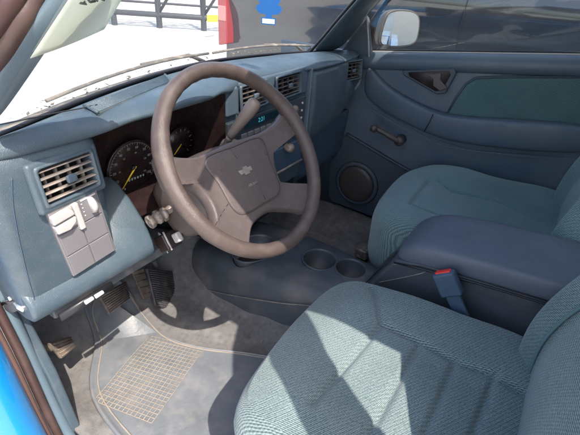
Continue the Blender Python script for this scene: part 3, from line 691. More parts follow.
rings = [off(.006, None, -.032), off(.0015, None, -.026), off(0, None, -.016), off(.0006, None, -.008), off(.003, None, -.0025), off(.006, None, -.0005)]
for s_ in (.96, .9, .82, .74, .66, .58, .5, .42, .34, .26, .18, .1, .02): rings.append(shr(s_, .006, 0))
MB().loft(rings).build('hub', Mhub, sw)
MB().lathe([(.060, -.085), (.075, -.060), (.078, -.040), (.05, -.035)], WM @ Matrix.Translation((0, -.03, 0)), 32).build('hub_back', Mhub, sw)
# airbag cover seam: raised panel
pc = [(-.080, .030), (0, .034), (.080, .030), (.077, -.02), (.066, -.086), (0, -.094), (-.066, -.086), (-.077, -.02)]
pcc = smooth_curve([(x, y, 0) for x, y in pc], 6, True)
secs = []
for s_, h in ((1.02, -.006), (1.0, -.0006), (.985, .0008), (.96, .0012), (.85, .0013), (.7, .0013), (.4, .0014), (.02, .0014)):
    secs.append([WL(p.x*s_, (p.y+.028)*s_-.028, dome_z(p.x*s_, (p.y+.028)*s_-.028)+h) for p in pcc])
MB().loft(secs).build('airbag_cover', Mhub, sw)
sm_ = MB(); sm_.tube([WL(p.x*1.012, (p.y+.028)*1.012-.028, dome_z(p.x, p.y)+.0008) for p in pcc], .0009, 5, closed=True); sm_.build('cover_seam', Mcrank, sw)
for (xa, ya, xb, yb) in ((-.012, .034, -.008, .010), (.012, -.050, .012, -.088)):
    MB().tube([WL(xa, ya, dome_z(xa, ya)+.0014), WL(xb, yb, dome_z(xb, yb)+.0014)], .0008, 5).build('cover_seam', Mcrank, sw)
# embossed bow-tie style emblem in a dotted wreath, and the small word under it
em = MB(); ec = Vector((-.002, -.018, 0))
def E_(x, y, h=.0016): return WL(ec.x+x, ec.y+y, dome_z(ec.x+x, ec.y+y)+h)
bt = [(-.0165, -.0045), (-.0065, -.0045), (-.0065, -.0085), (.0065, -.0085), (.0065, -.0045), (.0165, -.0045), (.0145, .0045), (.0055, .0045), (.0055, .0085), (-.0055, .0085), (-.0055, .0045), (-.0185, .0045)]
em.prism([E_(x*1.05, y, .0008) for x, y in bt], WN*.0026)
em.build('emblem', Mslat, sw, bevel=.0006, seg=2)
text_mesh('embossed_lettering', 'AIR BAG', frame(WL(.0, -.048, dome_z(0, -.048)+.0018), WX, WY), .0075, Mslat, sw)
# ================================================================== SEATS
def cushion(name, outline, ztop, m, parent, hfun, zbot=.17, soft=.05):
    ol = smooth_curve([(x, y, 0) for x, y in outline], 20, True); c_ = sum(ol, Vector())/len(ol)
    rings = []
    prof = [(.93, zbot-.01), (.965, zbot), (.995, zbot+.03), (1.01, ztop-.085), (1.012, ztop-.06), (1.0, ztop-.038), (.98, ztop-.020), (.95, ztop-.008), (.92, ztop-.002)]
    for s_, z in prof:
        rings.append([Vector((c_.x+(p.x-c_.x)*s_, c_.y+(p.y-c_.y)*s_, z+(hfun(c_.x+(p.x-c_.x)*s_, c_.y+(p.y-c_.y)*s_) if z > ztop-.07 else 0))) for p in ol])
    for k in range(1, 90):
        s_ = .92*(1-k/90)+.008
        rings.append([Vector((c_.x+(p.x-c_.x)*s_, c_.y+(p.y-c_.y)*s_, ztop+hfun(c_.x+(p.x-c_.x)*s_, c_.y+(p.y-c_.y)*s_))) for p in ol])
    return MB().loft(rings).build(name, m, parent)
def groove(d, w=.0065, dep=.010): return -dep*math.exp(-(d/w)**2)
def seg_d(x, y, a, b):
    ax, ay = a; bx, by = b; dx, dy = bx-ax, by-ay; L2 = dx*dx+dy*dy; t_ = max(0, min(1, ((x-ax)*dx+(y-ay)*dy)/L2)); return math.hypot(x-ax-dx*t_, y-ay-dy*t_)
def seat_height(xl, xr, yf, slope, seams, bol=.018, gd=.010):
    def f(x, y):
        z = slope*(yf-y)
        z -= .030*max(0, 1-(yf-y)/.13)**2
        inl = min(x-(xl+.105), (xr-.105)-x)
        if y < yf-.10:
            k = min(1, (yf-.10-y)/.1); z += k*(-bol*(1/(1+math.exp(-inl/.024)))+.008)
        z += .004*math.sin(x*23+1)*math.sin(y*19)
        z += groove(min(seg_d(x, y, a_, b_) for a_, b_ in seams), .0065, gd)
        return z
    return f
ds = empty('driver_seat', (-.37, -.45, 0), 'teal grey cloth driver seat nearest the camera, sunlight patches on its cushion', 'car seat')
ol = [(-.605, -.27), (-.590, -.195), (-.535, -.160), (-.40, -.142), (-.27, -.140), (-.195, -.152), (-.148, -.190), (-.138, -.27), (-.135, -.45), (-.14, -.62), (-.36, -.64), (-.605, -.62), (-.612, -.45)]
s_pts = [at(371, 291, 'z', .33), at(381, 325, 'z', .335), at(421, 342, 'z', .34), at(456, 361, 'z', .345), at(494, 378, 'z', .345), at(530, 400, 'z', .35)]
seams = [((p.x, p.y), (q_.x, q_.y)) for p, q_ in zip(s_pts, s_pts[1:])]
for (a_, b_) in (((421, 342), (400, 380)), ((456, 361), (423, 438)), ((494, 378), (470, 442)), ((381, 325), (325, 390))):
    p = at(*a_, 'z', .34); q_ = at(*b_, 'z', .335); e = q_+(q_-p)*(1.2 if a_[0] > 390 else .2); seams.append(((p.x, p.y), (e.x, e.y)))
hd_ = seat_height(-.605, -.135, -.14, .055, seams)
cushion('seat_cushion', ol, .335, Mfab, ds, hd_)
B((-.57, -.60, .06), (-.17, -.20, .18)).build('seat_base', Mblack, ds, bevel=.02)
def seat_back(x0, x1, yz, m, parent, thick=.13, bol=.035, rnd=.07):
    """yz: list of (y_front, z) along the front face"""
    secs = []; xc = (x0+x1)/2; hw = (x1-x0)/2; n_ = len(yz)
    for i, (y, z) in enumerate(yz):
        h_ = hw*interp([(.50, 1), (.60, .95), (.70, .80), (.78, .68), (.86, .58), (.92, .50)], z); sec = []
        xsn = [-1, -.97, -.88, -.74, -.60, -.45, -.2, 0, .2, .45, .60, .74, .88, .97, 1]
        for u in xsn:
            b_ = bol*(math.exp(-((abs(u)-.80)/.16)**2)) if abs(u) < 1 else 0
            b_ -= .028*max(0, (abs(u)-.86)/.14)**2
            if .53 < abs(u) < .64: b_ -= .012
            sec.append(Vector((xc+u*h_, y+b_, z)))
        for u in (1, .9, 0, -.9, -1): sec.append(Vector((xc+u*h_*.97, y-thick*(1 if abs(u) < .95 else .6), z-.02)))
        secs.append(sec)
    return MB().loft(secs).build('seat_back', m, parent, sub=2)
seat_back(-.605, -.135, [(-.60, .26), (-.598, .30), (-.592, .36), (-.588, .43), (-.60, .50), (-.625, .58), (-.655, .68), (-.69, .80), (-.715, .88), (-.735, .90)], Mfabb, ds)
MB().tube(smooth_curve([(-.235, -.5925, .34), (-.232, -.585, .43), (-.232, -.595, .50), (-.236, -.617, .57), (-.24, -.65, .68)]), .003, 6).build('piping', Mpiping, ds)
hr = B((-.46, -.80, .91), (-.28, -.70, 1.05)).build('headrest', Mfabb, ds, bevel=.03, seg=5)

ps = empty('passenger_seat', (.37, -.45, 0), 'teal cloth passenger seat beyond the console armrest', 'car seat')
olp = [(.105, -.27), (.112, -.17), (.160, -.115), (.26, -.085), (.38, -.075), (.50, -.090), (.575, -.130), (.605, -.20), (.612, -.35), (.61, -.60), (.36, -.62), (.105, -.60), (.10, -.42)]
sp_ = [at(441, 181, 'z', .375), at(452, 192, 'z', .36), at(500, 209, 'z', .35), at(540, 226, 'z', .35)]
sea = [((p.x, p.y), (q_.x, q_.y)) for p, q_ in zip(sp_, sp_[1:])]+[((.42, -.19), (.22, -.20)), ((.22, -.20), (.20, -.6))]
hp_ = seat_height(.105, .61, -.075, .02, sea, .026, .011)
cushion('seat_cushion', olp, .380, Mfabp, ps, hp_)
B((.15, -.60, .06), (.57, -.16, .20)).build('seat_base', Mblack, ps, bevel=.02)
_t = at(363, 247, 'z', .06); B((_t.x-.03, _t.y-.03, .02), (_t.x+.03, _t.y+.02, .062)).build('seat_track', Mstalk, ps, bevel=.008)
seat_back(.105, .61, [(-.60, .28), (-.59, .33), (-.585, .40), (-.59, .48), (-.61, .56), (-.64, .66), (-.68, .80), (-.70, .88), (-.72, .90)], Mfabpb, ps)
B((.28, -.80, .91), (.46, -.70, 1.05)).build('headrest', Mfabpb, ps, bevel=.03, seg=5)

# ================================================================== CONSOLE
con = empty('centre_console', (0, 0, 0), 'dusty dark blue centre console with cup holders and an armrest between the seats', 'console')
secs = []
for y, zt, hw in ((.44, .13, .120), (.36, .150, .150), (.28, .172, .160), (.15, .188, .158), (.02, .200, .150), (-.08, .208, .135), (-.16, .212, .118), (-.22, .214, .110)):
    s2 = [(-hw-.012, -.01), (-hw-.010, .02), (-hw, .5*zt), (-hw+.008, .8*zt), (-hw+.028, .955*zt), (-hw*.55, zt), (0, zt+.003), (hw*.55, zt), (hw-.028, .955*zt), (hw-.008, .8*zt), (hw, .5*zt), (hw+.010, .02), (hw+.012, -.01)]
    secs.append([Vector((x, y, z)) for x, z in s2])
cb = MB().loft(secs).build('console_base', Mcons, con, sub=2)
C1, C2, TR = (.006, -.022), (.020, -.122), (-.055, .185)
def disc(c_, r_, z0, z1, n=40, sx=1, sy=1): 
    m_ = MB(); m_.prism([(c_[0]+r_*sx*math.cos(2*math.pi*k/n), c_[1]+r_*sy*math.sin(2*math.pi*k/n), z0) for k in range(n)], (0, 0, z1-z0)); return m_
bpy.context.view_layer.update()
carve(cb, disc(C1, .052, .125, .3)); carve(cb, disc(C2, .046, .13, .3)); carve(cb, disc(TR, .072, .12, .3, sx=1.15, sy=.85))
def cup(c_, r_, zt, zb, sx=1, sy=1, nm='cup_holder', rim=True):
    def rg(rr, z): return [Vector((c_[0]+rr*sx*math.cos(2*math.pi*k/40), c_[1]+rr*sy*math.sin(2*math.pi*k/40), z)) for k in range(40)]
    o_ = MB().loft([rg(r_+.004, zt), rg(r_+.003, zt+.003), rg(r_-.001, zt+.002), rg(r_-.0025, zt-.004), rg(r_-.004, zb), rg(.001, zb)], caps=False).build(nm, Mcons, con)
    MB().loft([rg(r_-.006, zb+.001), rg(r_-.007, zb+.004), rg(.001, zb+.004)], caps=False).build('liner', Mdark, o_)
    return o_
cup(C1, .052, .206, .130); cup(C2, .046, .211, .135); cup(TR, .072, .188, .125, 1.15, .85, 'coin_tray')
# dusty seam along the driver side
MB().tube(smooth_curve([(-.168, .40, .0), (-.166, .355, .012), (-.169, .26, .040), (-.167, .17, .070), (-.161, .086, .098), (-.150, .0, .125), (-.135, -.076, .150), (-.122, -.15, .168)]), .0014, 6).build('trim_seam', Mslat, con)
# armrest bin and lid
MB().prism([(-.092, -.175, .19), (-.092, -.262, .375), (-.092, -.33, .405), (-.092, -1.0, .470), (-.092, -1.0, .04), (-.092, -.15, .04)], (.184, 0, 0)).build('armrest_bin', Mcons, con, bevel=.012, seg=4)
secs = []
for y, zb, zt, hw in ((-.262, .385, .398, .070), (-.275, .378, .420, .088), (-.31, .390, .447, .100), (-.36, .403, .462, .104), (-.45, .418, .474, .105), (-.60, .436, .490, .105), (-.80, .458, .508, .105), (-.98, .475, .52, .10)):
    h_ = zt-zb; sec = []
    for x, z in ((-1, .05), (-1.01, .45), (-.99, .80), (-.90, .985), (-.4, 1.0), (.4, 1.0), (.90, .985), (.99, .80), (1.01, .45), (1, .05), (.94, 0), (-.94, 0)): sec.append(Vector((x*hw+.005, y, zb+h_*z)))
    secs.append(sec)
MB().loft(secs).build('armrest_lid', Marm, con, sub=2)
MB().tube([(-.100, -.27, .380), (-.100, -.33, .392), (-.100, -.45, .413), (-.100, -.6, .431), (-.100, -.98, .470)], .0025, 6).build('lid_gap', Mblack, con)
MB().tube(smooth_curve([(-.094, -.245, .30), (-.094, -.30, .345), (-.094, -.34, .38), (-.094, -.345, .392)]), .0013, 6).build('trim_seam', Mslat, con)
MB().prism([(-.045, -.185, .212), (-.045, -.250, .358), (-.020, -.250, .358), (-.020, -.185, .212)], (0, -.004, .003)).build('latch_slot', Mblack, con)
# seat belt buckles
bk = empty('belt_buckle', (-.13, -.42, .30), 'seat belt buckle with a red button beside the armrest', 'belt buckle')
b0, b1 = at(443, 272, 'x', -.128), at(466, 326, 'x', -.13)
ax = (b0-b1).normalized(); sd = Vector((0, 1, 0)) - ax*ax.y; sd.normalize()
BM_ = Matrix(((sd.x, 0, ax.x, b0.x), (sd.y, 0, ax.y, b0.y), (sd.z, 0, ax.z, b0.z), (0, 0, 0, 1)))
yb_ = ax.cross(sd); BM_[0][1], BM_[1][1], BM_[2][1] = yb_
B((-.024, -.012, -.058), (.024, .012, 0), BM_).build('buckle_body', Mstrap, bk, bevel=.006, seg=4)
B((-.017, -.008, -.004), (.017, .006, .003), BM_).build('release_button', Mred, bk, bevel=.003)
B((-.016, -.006, -.16), (.016, .006, -.056), BM_).build('buckle_stalk', Mstrap, bk, bevel=.004)

# ================================================================== PEDALS
def pedal(name, quad, thick, m, label, ribs, along=True, arm=None):
    e = empty(name, quad[0], label, 'pedal')
    n_ = (quad[1]-quad[0]).cross(quad[3]-quad[0]).normalized()
    if n_.y > 0: n_ = -n_
    pp = MB().prism(quad, -n_*thick).build('pedal_pad', m, e, bevel=.004)
    rb = MB()
    for k in range(ribs):
        f = (k+.7)/(ribs+.4)
        a_ = quad[0].lerp(quad[3], f); b_ = quad[1].lerp(quad[2], f); a2 = a_.lerp(b_, .06); b2 = a_.lerp(b_, .94)
        rb.tube([a2+n_*.001, b2+n_*.001], .0022, 6)
    rb.build('grip_ribs', m, e)
    if arm: MB().tube(smooth_curve(arm), .009, 8, sx=.6).build('pedal_arm', Mrust if m is Mrust else Msteel, e)
    return e
qd = [at(99, 296, 'y', .35), at(127, 281, 'y', .37), at(131, 298, 'y', .34), at(110, 315, 'y', .32)]
pedal('brake_pedal', qd, .010, Mrust, 'wide rusty brown brake pedal left of the accelerator', 9, arm=[(qd[0]+qd[2])/2+Vector((0, .012, 0)), (qd[0]+qd[2])/2+Vector((.01, .06, .05)), Vector((-.43, .45, .35))])
qd = [at(147, 268, 'y', .43), at(173, 271, 'y', .43), at(179, 312, 'y', .355), at(156, 306, 'y', .36)]
pedal('accelerator_pedal', qd, .012, Mped, 'tall black ribbed accelerator pedal by the console', 17, arm=[(qd[0]+qd[1])/2+Vector((0, .015, 0)), Vector((-.26, .50, .25)), Vector((-.27, .56, .36))])
qa = [at(132, 272, 'y', .44), at(144, 268, 'y', .44), at(153, 296, 'y', .39), at(144, 300, 'y', .39)]
pedal('dead_pedal_bracket', qa, .008, Mrust, 'narrow rusty bracket between the brake and accelerator pedals', 4)
qd = [at(49, 343, 'y', .31), at(71, 336, 'y', .32), at(77, 347, 'y', .30), at(62, 359, 'y', .29)]
pedal('parking_brake_pedal', qd, .010, Mrust, 'small worn tan parking brake pedal beside the kick panel', 5, arm=[(qd[0]+qd[3])/2+Vector((0, .01, 0)), at(40, 346, 'y', .32), at(25, 335, 'y', .36), at(28, 325, 'y', .40)])
# door courtesy switch & check strap on the hinge pillar
ck = empty('door_check', at(14, 296, 'x', -.705), 'worn bare metal door check and switch on the hinge pillar', 'door check')
c_ = at(14, 296, 'x', -.708)
MB().lathe([(.009, -.004), (.009, .004), (.005, .006), (.005, .010), (.001, .011)], Matrix.Translation(c_) @ Matrix.Rotation(R(-90), 4, 'Y'), 18).build('switch_button', Mchrome, ck)
MB().tube([at(2, 303, 'x', -.715), at(12, 302, 'x', -.712), at(24, 309, 'x', -.712)], .006, 8).build('check_strap', Mchrome, ck)
MB().prism([at(6, 300, 'x', -.712), at(16, 301, 'x', -.712), at(22, 309, 'x', -.712), at(14, 312, 'x', -.712), at(6, 307, 'x', -.712)], (-.006, 0, 0)).build('check_bracket', Msteel, ck, bevel=.002)

# ================================================================== PASSENGER DOOR
dr = empty('passenger_door', (.68, -.3, 0), 'closed passenger door with dark teal cloth insert and window crank', 'car door')
def beltz(y): return .702-.135*(y-.20)
ys = [.27, .2, .1, 0, -.15, -.3, -.5, -.7, -.9]
DY0, DY1 = .30, -.95
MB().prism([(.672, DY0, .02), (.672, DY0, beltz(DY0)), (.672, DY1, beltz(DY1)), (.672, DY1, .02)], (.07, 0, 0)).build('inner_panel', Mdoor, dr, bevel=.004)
MB().prism([(.735, DY0, -.1), (.735, DY0, .68), (.735, DY1, .72), (.735, DY1, -.1)], (.06, 0, 0)).build('outer_skin', Mpaint, dr, bevel=.004)
# rolled top of the panel
secs = []
for y in ys:
    zb = beltz(y); secs.append([Vector((x, y, zb+z)) for x, z in ((.71, .006), (.69, .010), (.668, .006), (.655, -.006), (.650, -.024), (.655, -.045), (.675, -.060), (.71, -.06))])
MB().loft(secs).build('belt_roll', Mdoor, dr, sub=1)
MB().tube([(.700, y, beltz(y)+.012) for y in ys], .006, 6).build('belt_seal', Mblack, dr)
MB().tube([(.690, y, beltz(y)+.0095) for y in ys], .0030, 6).build('belt_highlight', Mswlite, dr)  # pale strip standing in for the highlight line along the belt
# sculpted ridge sweeping down into the armrest
ut = [at(366, 60, 'x', .652), at(378, 80, 'x', .648), at(392, 92, 'x', .642), at(412, 103, 'x', .638), at(430, 112, 'x', .634), at(450, 118, 'x', .630), at(503, 121, 'x', .626), at(545, 124, 'x', .626), at(600, 128, 'x', .626)]
lt = [at(360, 92, 'x', .652), at(372, 106, 'x', .648), at(388, 116, 'x', .642), at(407, 126, 'x', .638), at(425, 134, 'x', .634), at(447, 143, 'x', .630), at(500, 150, 'x', .626), at(545, 154, 'x', .626), at(600, 156, 'x', .626)]
secs = []
for p, q_ in zip(ut, lt):
    m_ = (p+q_)/2; d_ = (q_-p); px_ = p.x
    secs.append([Vector((.69, p.y, p.z+.006)), Vector((px_+.016, p.y, p.z+.003)), Vector((px_+.004, p.y, p.z-.001)), Vector((px_, p.y, p.z-.006)), m_+Vector((-.001, 0, .006)), q_+Vector((.003, 0, .012)), q_+Vector((.010, 0, .003)), q_+Vector((.020, 0, -.001)), Vector((.69, q_.y, q_.z-.004))])
MB().loft(secs).build('armrest', Mdoor, dr, sub=1)
MB().tube([at(433, 114, 'x', .632), at(430, 121, 'x', .627), at(424, 132, 'x', .630)], .0016, 6).build('armrest_seam', Mblack, dr)
MB().tube(smooth_curve([at(369, 108, 'x', .655), at(395, 124, 'x', .65), at(425, 139, 'x', .645), at(450, 147, 'x', .64), at(500, 154, 'x', .64), at(560, 159, 'x', .64)]), .002, 6).build('armrest_seam', Mtrim, dr)
# cloth insert
ins = [at(447, 114, 'x', .664), at(456, 98, 'x', .664), at(466, 84, 'x', .664), at(476, 78, 'x', .664), at(500, 77, 'x', .664), at(600, 77, 'x', .664), at(600, 130, 'x', .664), at(503, 124, 'x', .664), at(498, 122, 'x', .664)]
io = MB().prism(ins, (.012, 0, 0)).build('cloth_insert', Minsert, dr, bevel=.004)
MB().tube(ins[:6], .004, 8).build('insert_welt', Mdoorlow, dr)
# inside handle
hz = [at(403, 70, 'x', .665), at(455, 68, 'x', .665), at(457, 73, 'x', .665), at(446, 93, 'x', .665), at(437, 94, 'x', .665), at(404, 75, 'x', .665)]
hb = MB().prism(hz, (-.010, 0, 0)).build('handle_bezel', Mdoorlow, dr, bevel=.005)
hc = sum(hz, Vector())/6
MB().prism([hc+(p-hc)*.78+Vector((-.0115, 0, 0)) for p in hz], (.004, 0, 0)).build('handle_recess', Mdark, hb)
ha = [at(427, 75, 'x', .646), at(441, 73, 'x', .646), at(440, 80, 'x', .646), at(447, 88, 'x', .646), at(440, 91, 'x', .646), at(433, 86, 'x', .646), at(433, 79, 'x', .646)]
MB().prism(ha, (.008, 0, 0)).build('door_handle', Mshroud, hb, bevel=.002)
# darker lower panel and speaker
lwp = [at(347, 134, 'x', .664), at(413, 173, 'x', .664), at(450, 190, 'x', .664), Vector((.664, -.60, .36)), Vector((.664, -.60, .02)), Vector((.664, .27, .02)), at(328, 195, 'x', .664), at(330, 148, 'x', .664)]
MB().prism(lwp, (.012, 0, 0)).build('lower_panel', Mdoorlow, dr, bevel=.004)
MB().prism([Vector((.668, .29, .30)), Vector((.668, .29, .52)), at(372, 106, 'x', .668), at(425, 136, 'x', .668), at(470, 150, 'x', .668), at(600, 160, 'x', .668), Vector((.668, -.9, .30)), Vector((.668, -.4, .30)), at(413, 172, 'x', .668), at(347, 133, 'x', .668)], (.01, 0, 0)).build('mid_panel', Mdoor, dr, bevel=.003)
MB().tube(smooth_curve([at(347, 134, 'x', .658), at(380, 154, 'x', .658), at(413, 173, 'x', .658), at(450, 192, 'x', .658)]), .005, 8).build('map_pocket_edge', Mdoorlow, dr)
spk = at(356, 184, 'x', .655)
SPM = Matrix.Translation(spk) @ Matrix.Rotation(R(-90), 4, 'Y')
so_ = MB().lathe([(.104, -.006), (.102, .003), (.096, .006), (.088, .006), (.086, .003), (.001, .003)], SPM, 40).build('speaker_surround', Mdoorlow, dr)
MB().lathe([(.086, .002), (.083, .009), (.066, .013), (.001, .014)], SPM, 40).build('speaker_grille', Mcrank, so_)
# crank
ch, ck_ = at(399, 141, 'x', .635), at(375, 128, 'x', .605)
cr = MB().lathe([(.020, -.03), (.020, .004), (.016, .012), (.001, .015)], Matrix.Translation(ch) @ Matrix.Rotation(R(-90), 4, 'Y'), 24).build('window_crank', Mcrank, dr)
MB().tube(smooth_curve([ch+Vector((-.008, 0, 0)), ch.lerp(ck_, .5)+Vector((-.008, 0, .003)), ck_]), [.0105]*6+[.009]*6+[.008], 10).build('crank_arm', Mcrank, cr)
MB().lathe([(.007, -.006), (.013, .004), (.0145, .016), (.010, .026), (.001, .028)], Matrix.Translation(ck_) @ Matrix.Rotation(R(-90), 4, 'Y'), 20).build('crank_knob', Mcrank, cr)
# window frame + glass
gl0 = [(.700, .21, beltz(.21)), (.668, .19, .83), (.645, .10, .905), (.60, -.13, 1.12), (.60, -.66, 1.13), (.705, -.70, beltz(-.70))]
MB().prism(gl0, (.004, 0, 0)).build('window_glass', Mglass, dr)
MB().tube([(.690, .220, beltz(.20)-.02), (.686, .205, beltz(.20)+.02), at(373, 20, 'x', .665), at(388, 0, 'x', .64), (.605, -.10, 1.10), (.585, -.16, 1.14), (.585, -.7, 1.14)], .011, 8, sx=.8).build('window_frame', Mseal, dr)
# door mirror
mr = empty('door_mirror_root', at(400, 30, 'x', .86), 'pale oval passenger door mirror reflecting the yard', 'door mirror'); mr.name = 'door_mirror'
mc = at(401, 29, 'x', .85)
mcam = (CAM-mc).normalized()
refl_dir = Vector((.02, -1, -.03)).normalized(); mn = (mcam+refl_dir).normalized()
mxx = Vector((0, 0, 1)).cross(mn).normalized(); myy = mn.cross(mxx)
MM = Matrix(((mxx.x, myy.x, mn.x, mc.x), (mxx.y, myy.y, mn.y, mc.y), (mxx.z, myy.z, mn.z, mc.z), (0, 0, 0, 1)))
mo_ = [(-.090, -.045), (-.080, .035), (-.055, .060), (0, .066), (.055, .058), (.080, .030), (.084, -.030), (.062, -.056), (0, -.064), (-.060, -.062)]
moc = smooth_curve([(x, y, 0) for x, y in mo_], 4, True)
def mring(s_, z): return [MM @ Vector((p.x*s_, p.y*s_, z)) for p in moc]
MB().loft([mring(.99, -.002), mring(1.05, .002), mring(1.08, -.006), mring(1.06, -.03), mring(.9, -.06), mring(.5, -.075), mring(.05, -.078)]).build('mirror_housing', mat('weathered mirror shell', (.08, .07, .065), .4), mr)
MB().loft([mring(.985, .0), mring(.98, .0035), mring(.5, .0036), mring(.02, .0036)]).build('mirror_glass', Mmir, mr, smooth=False)
MB().tube([mc-mn*.05+Vector((0, 0, -.03)), Vector((.76, .20, .69)), Vector((.70, .20, .69))], .022, 10).build('mirror_arm', Mblack, mr)

# ================================================================== SHEET AND AIR FRESHENER
pc_ = [(-.672, .0), (-.62, .0), (-.5, .0), (-.42, .0)]
def on_ws(px, py, off=.006):
    # where the view of that pixel meets the windshield plane (near the driver corner), nudged inside
    best = None
    d = rt*((px-290)/FPX) + up*(-(py-217.5)/FPX) + fw
    lo_, hi_ = .1, 3.0
    for k in range(600):
        p = CAM+d*(.1+k*.004)
        b_ = p.x; v = (p.z-.728)/(.47*.93); x0 = p.x/(1-.14*max(0, min(1, v))); y_ = .40+.08*x0-.33*x0*x0-.47*v*1.02
        if p.y >= y_-off: return p
    return p
sh = empty('windshield_sheet', on_ws(80, 25), 'pale green sheet with handwriting taped in the driver corner of the windshield', 'paper sheet')
gA, gB, gC, gD = (30, 58), (104, 29), (128, -12), (76, -12)
n1 = 10; vs = []
for j in range(n1+1):
    for i in range(n1+1):
        u, v = i/n1, j/n1
        x = gA[0]*(1-u)*(1-v)+gB[0]*u*(1-v)+gC[0]*u*v+gD[0]*(1-u)*v; y = gA[1]*(1-u)*(1-v)+gB[1]*u*(1-v)+gC[1]*u*v+gD[1]*(1-u)*v
        y += 1.5*math.sin(math.pi*u)*(1-v)
        vs.append(on_ws(x, y))
MB().add(vs, [(j*(n1+1)+i, j*(n1+1)+i+1, (j+1)*(n1+1)+i+1, (j+1)*(n1+1)+i) for j in range(n1) for i in range(n1)]).build('paper', Mpaper, sh, solid=.0006)
ink = MB()
for st in ([(80, 3), (86, 4), (84, 1)], [(88, -1), (90, 2), (95, 1)], [(97, -2), (97, 1)], [(101, -1), (104, 0)]):
    ink.tube([on_ws(x, y, .0085) for x, y in st], .0014, 5)
ink.build('handwriting', Mink, sh)

fr_c = at(269, 9, 'x', -.03)
af = empty('air_freshener', fr_c, 'bright blue card air freshener hanging at the windshield, white label at its foot', 'air freshener')
cd_ = (CAM-fr_c); fy = Vector((0, 0, 1)); fx = fy.cross(Vector((-.85, -.5, 0)).normalized()).normalized()
FM = frame(fr_c, fx, fy)
K = lambda x, y: FM @ Vector((x*.78, y*.85, 0))
half = [(.0, -.040), (.022, -.040), (.022, -.022), (.010, -.022), (.010, -.014), (.030, -.012), (.040, -.001), (.037, .008), (.027, .012), (.034, .020), (.032, .030), (.022, .036), (.026, .048), (.016, .056), (.010, .066), (.0, .078)]
pl_ = half+[(-x, y) for x, y in reversed(half[1:-1])]
fn = (FM.to_3x3() @ Vector((0, 0, 1)))
MB().prism([K(x, y) for x, y in pl_], fn*.002).build('card', Mtree, af, smooth=False)
sgn = 1 if fn.dot(cd_) > 0 else -1
MB().prism([K(x, y)+fn*(.0022 if sgn > 0 else -.0004) for x, y in ((-.019, -.0370), (.019, -.0370), (.019, -.0250), (-.019, -.0250))], fn*.0004).build('label_strip', Mcardw, af, smooth=False)
MB().tube([K(0, .076), K(0, .20)], .0007, 5).build('cord', Mcardw, af)

# ================================================================== NEIGHBOUR PICKUP (dark, side on)
tk_ = empty('parked_pickup', (2.5, -.7, GZ), 'charcoal pickup truck parked beside the passenger window, its red tail lamp forward', 'pickup truck')
TX = 1.62; YR = 1.86
def arch(yc, r_, z0, n=14): return [(yc+r_*math.cos(math.pi*k/n), z0+r_*math.sin(math.pi*k/n)) for k in range(n+1)]
low = GZ+.42
prof = [(YR, low+.1), (YR-.01, .50), (YR-.03, .90), (YR-.06, .93), (-.05, .95), (-.10, .95), (-2.05, .95), (-2.2, .94), (-3.5, .80), (-3.62, .6), (-3.65, low), (-3.1, low-.02)]
prof += list(reversed(arch(-2.65, .44, low-.02))) + list(reversed(arch(.72, .44, low-.02)))
secs = []
for dx, sh_, top in ((.05, .985, -.02), (.0, 1.0, 0), (1.85, 1.0, 0), (1.90, .985, -.02)):
    secs.append(dx)
pr_ = [Vector((TX+.075, y, z)) for y, z in prof]
pr_.reverse()
body = MB().prism(pr_, (1.72, 0, 0)).build('body', Mdarkpaint, tk_, bevel=.02, seg=3)
# shoulder crease, moulding and door gaps
fs_ = [(.955, .10), (.955, .035), (.94, .014), (.90, .004), (.85, 0), (.79, .006), (.73, .021), (.67, .043), (.62, .058), (.56, .064), (.50, .066), (.44, .080)]
secs = []
for y, e in ((YR-.03, .03), (YR-.06, .008), (1.5, 0), (.9, .0), (.3, 0), (-.4, 0), (-1.2, 0), (-2.2, 0), (-3.0, .02), (-3.45, .06)):
    secs.append([Vector((TX+dx+e+.006*math.sin(y*2.3), y, z-(.10 if y < -3 else 0))) for z, dx in fs_])
MB().loft(secs, closed=False).build('flank', Mdarkpaint, tk_, sub=2)
MB().tube([(TX+.070, .20, .30), (TX+.070, -2.1, .30)], .028, 8, sx=.4).build('side_moulding', Mblack, tk_)
for y in (.10, -1.05):
    MB().tube([(TX+dx-.0005, y+.01*k/9, z) for k, (z, dx) in enumerate(fs_[2:])], .0022, 6).build('door_gap', Mblack, tk_)
cabp = [(.05, .95), (.0, 1.40), (-.25, 1.46), (-1.35, 1.46), (-2.05, .97)]
MB().prism([(TX+.06, y, z) for y, z in cabp], (1.73, 0, 0)).build('cab', Mdarkpaint, tk_, bevel=.04, seg=4)
MB().prism([(TX+.052, y, z) for y, z in ((-.10, 1.0), (-.14, 1.38), (-.80, 1.40), (-.80, 1.0))], (.02, 0, 0)).build('side_window', mat('dark side glass', (.01, .012, .014), .05), tk_)
MB().prism([(TX+.052, y, z) for y, z in ((-.86, 1.0), (-.86, 1.40), (-1.33, 1.40), (-1.85, 1.0))], (.02, 0, 0)).build('side_window', bpy.data.materials['dark side glass'], tk_)
tl_ = MB().prism([(TX-.004, YR+.004, .42), (TX-.004, YR+.004, .86), (TX-.004, YR-.085, .84), (TX-.004, YR-.085, .44)], (.10, 0, 0)).build('tail_light', Mtail, tk_, bevel=.012)
MB().prism([(TX-.007, YR-.004, .60), (TX-.007, YR-.004, .70), (TX-.007, YR-.078, .70), (TX-.007, YR-.078, .60)], (.02, 0, 0)).build('reverse_lens', mat('pink lens', (.8, .25, .22), .2), tl_, bevel=.004)
MB().box((TX+.02, YR, low+.08), (TX+1.83, YR+.12, low+.30)).build('rear_bumper', Mrim, tk_, bevel=.03)
MB().box((TX+.12, YR-.01, .42), (TX+1.73, YR+.015, .90)).build('tailgate', Mdarkpaint, tk_, bevel=.02)
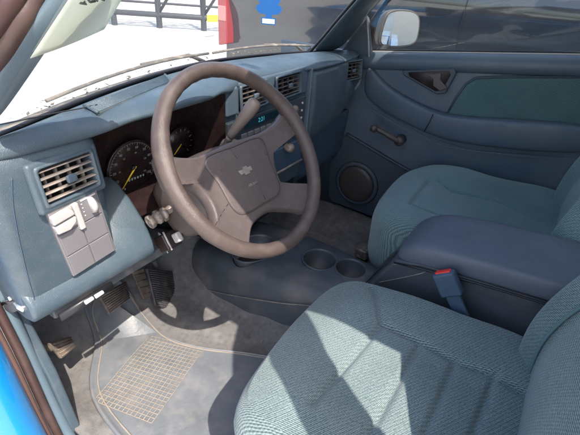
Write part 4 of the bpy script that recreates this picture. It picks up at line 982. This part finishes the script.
for yc in (.72, -2.65):
    for xx in (TX+.13, TX+1.72):
        Mw = frame((xx, yc, GZ+.38), (0, 1, 0), (0, 0, 1))
        w2 = MB().lathe([(.20, -.12), (.34, -.12), (.38, -.09), (.38, .09), (.34, .12), (.20, .12)], Mw, 36).build('wheel', Mtyre, tk_)
        for sg_ in (1, -1):
            MB().lathe([(.03, .10*sg_), (.10, .09*sg_), (.17, .10*sg_), (.22, .115*sg_), (.22, .06*sg_)], Mw, 28).build('rim', Mrim, w2)
# ================================================================== FENCE
f0, f1 = Vector((4.2, 10.2, GZ)), Vector((8.6, 4.6, GZ)); fd = f1-f0
fe = empty('steel_fence', f0, 'dark steel rail fence with diagonal braces across the yard', 'fence')
for k in range(8):
    p = f0+fd*(k/7); MB().box((p.x-.05, p.y-.05, GZ), (p.x+.05, p.y+.05, GZ+1.9)).build('post', Mfence, fe, bevel=.008)
for z, r_ in ((.28, .06), (.52, .025), (.80, .045), (1.25, .05), (1.8, .05)): MB().tube([f0+Vector((0, 0, z)), f1+Vector((0, 0, z))], r_, 8).build('rail', Mfence, fe)
for k in range(7):
    p, q_ = f0+fd*(k/7), f0+fd*((k+1)/7)
    MB().tube([p+Vector((0, 0, .3)), q_+Vector((0, 0, 1.75))], .035, 6).build('brace', Mfence, fe)
yp = empty('yellow_sign', at(211, 19, 'y', 6.2), 'small yellow sign hung on the fence beside the tail lamp', 'sign')
pq = [at(207, 15, 'y', 6.15), at(217, 15, 'y', 6.15), at(217, 22, 'y', 6.15), at(207, 22, 'y', 6.15)]
MB().prism(pq, (.01, -.02, 0)).build('sign_board', Myplate, yp, bevel=.003)
# beige building behind, what the door mirror shows
bd = empty('warehouse', (6, -16, GZ), 'beige warehouse seen only in the door mirror', 'building')
wl = MB().box((-4, -18, GZ), (16, -14, 3.6)).build('wall', Mwall, bd, bevel=.02)
MB().box((-4.3, -18.3, 3.6), (16.3, -13.7, 3.9)).build('roof', Mfence, bd)
for k in range(5): 
    x = -1+3.6*k; d_ = MB().box((x, -14.04, GZ), (x+1.8, -13.98, 2.0)).build('loading_door', Mwhite, bd)
